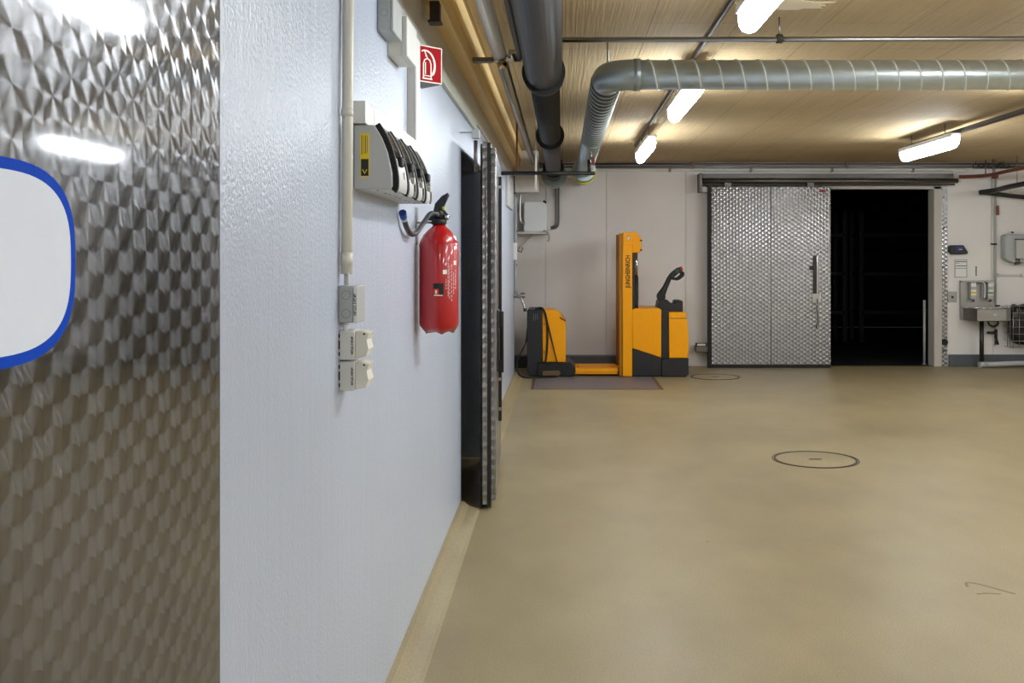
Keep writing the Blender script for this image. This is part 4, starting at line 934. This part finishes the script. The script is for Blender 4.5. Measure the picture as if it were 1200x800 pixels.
MB().box(wx(1138), wx(1147), WY-.002, WY, wz(324), wz(311)).build('sheet', PAPER, t)
for k in range(5): MB().box(wx(1142.8), wx(1144.6), WY-.0026, WY-.002, wz(313.8+k*2.3), wz(312.2+k*2.3)).build('mark', INK, t)
t = thing('switch_plate', (wx(1113), WY, wz(354)), 'square steel switch plate beside the steel strip', 'switch')
MB().box(wx(1110.3), wx(1121), WY-.012, WY, wz(353.8), wz(341.5), .003).build('plate', STEEL, t)
MB().cyl((wx(1115.6), WY-.02, wz(348)), (wx(1115.6), WY-.012, wz(348)), .018, seg=12).build('knob', DBROWN, t)
# conduits
t = thing('riser_conduit', (wx(1164), WY-.02, wz(358)), 'pair of white vertical conduits beside the hand dryer', 'conduit')
MB().cyl((wx(1162.3), WY-.02, wz(356)), (wx(1162.3), WY-.02, 2.72), .014, seg=10).build('tube', WHITEP, t)
MB().cyl((wx(1166), WY-.02, wz(356)), (wx(1166), WY-.02, 2.72), .012, seg=10).build('tube', LGREY, t)
MB().box(wx(1160.5), wx(1167), WY-.04, WY, wz(287), wz(285), .002).build('clip', BLACKP, t)
MB().box(wx(1165.8), wx(1169), WY-.05, WY-.03, wz(252), wz(241), .004).build('tag', RUST, t)
t = thing('cross_conduit', (6.5, WY-.02, wz(323)), 'thin white horizontal conduit below the hand dryer', 'conduit')
MB().cyl((wx(1166), WY-.014, wz(322.5)), (XR-.004, WY-.014, wz(322.5)), .014, seg=10).build('tube', WHITEP, t)
for x in (1168, 1195): MB().box(wx(x), wx(x+2), WY-.03, WY, wz(324.5), wz(320.5), .002).build('clip', LGREY, t)
# black insulated pipes and copper lines coming forward in the corner
t = thing('corner_pipes', (6.2, 13.8, 2.4), 'pair of black insulated pipes meeting in a bend on the back wall', 'pipes')
b0 = at(1148, 225.5, 14.08)
MB().tube(smooth_path([b0, at(1166, 223, 13.9), at(1182, 219, 13.5), at(1210, 213.5, 12.9)]), .035, 12).build('pipe', CHAR, t)
MB().tube(smooth_path([b0, at(1166, 227, 14.06), at(1190, 230, 14.05), at(1225, 233, 14.05)]), .030, 12).build('pipe', CHAR, t)
for p, q in ((at(1166, 223, 13.9), 1166), (at(1192, 217, 13.3), 1192)): MB().cyl(p, (p.x, p.y, ZC), .006, seg=6).build('hanger', STEEL, t)
t = thing('copper_lines', (6.0, 13.7, 2.6), 'bundle of copper refrigerant lines bending out from the back wall', 'pipes')
for k, (mm, r) in enumerate(((COPPER, .018), (RUST, .022), (COPPER, .012))):
    dz = -k*1.7
    MB().tube(smooth_path([at(1124, 206.5-dz*.5, 14.1), at(1142, 206-dz*.5, 14.05), at(1160, 204.5-dz*.5, 13.8), at(1180, 200-dz*.5, 13.3), at(1212, 193.5-dz*.5, 12.6)]), r, 10).build('line', mm, t)
MB().box(wx(1153.5), wx(1158), 13.86, 13.96, wz(211), wz(206), .004).build('clamp', mat('tag_red', (120, 40, 40), .5), t)
for x, d, y in ((1155, 13.9, 205), (1164, 13.75, 204)):
    p = at(x, y, d); MB().cyl(p, (p.x, p.y, ZC), .008, seg=6).build('hanger', DSTEEL, t)
t = thing('cable_tray', (5.95, 14.0, 2.78), 'short wire cable tray under the ceiling above the copper lines', 'tray')
for y in (13.9, 14.1):
    for z in (2.78, 2.83): MB().cyl((wx(1137), y, z), (wx(1178), y, z), .006, seg=6).build('wire', DBROWN, t)
for k in range(8):
    x = wx(1137)+(wx(1178)-wx(1137))*k/7; MB().tube([(x, 13.9, 2.83), (x, 13.9, 2.78), (x, 14.1, 2.78), (x, 14.1, 2.83)], .005, 6).build('wire', DBROWN, t)
for x in (wx(1140), wx(1172)): MB().cyl((x, 14.1, 2.83), (x, 14.1, ZC), .006, seg=6).build('hanger', DBROWN, t)
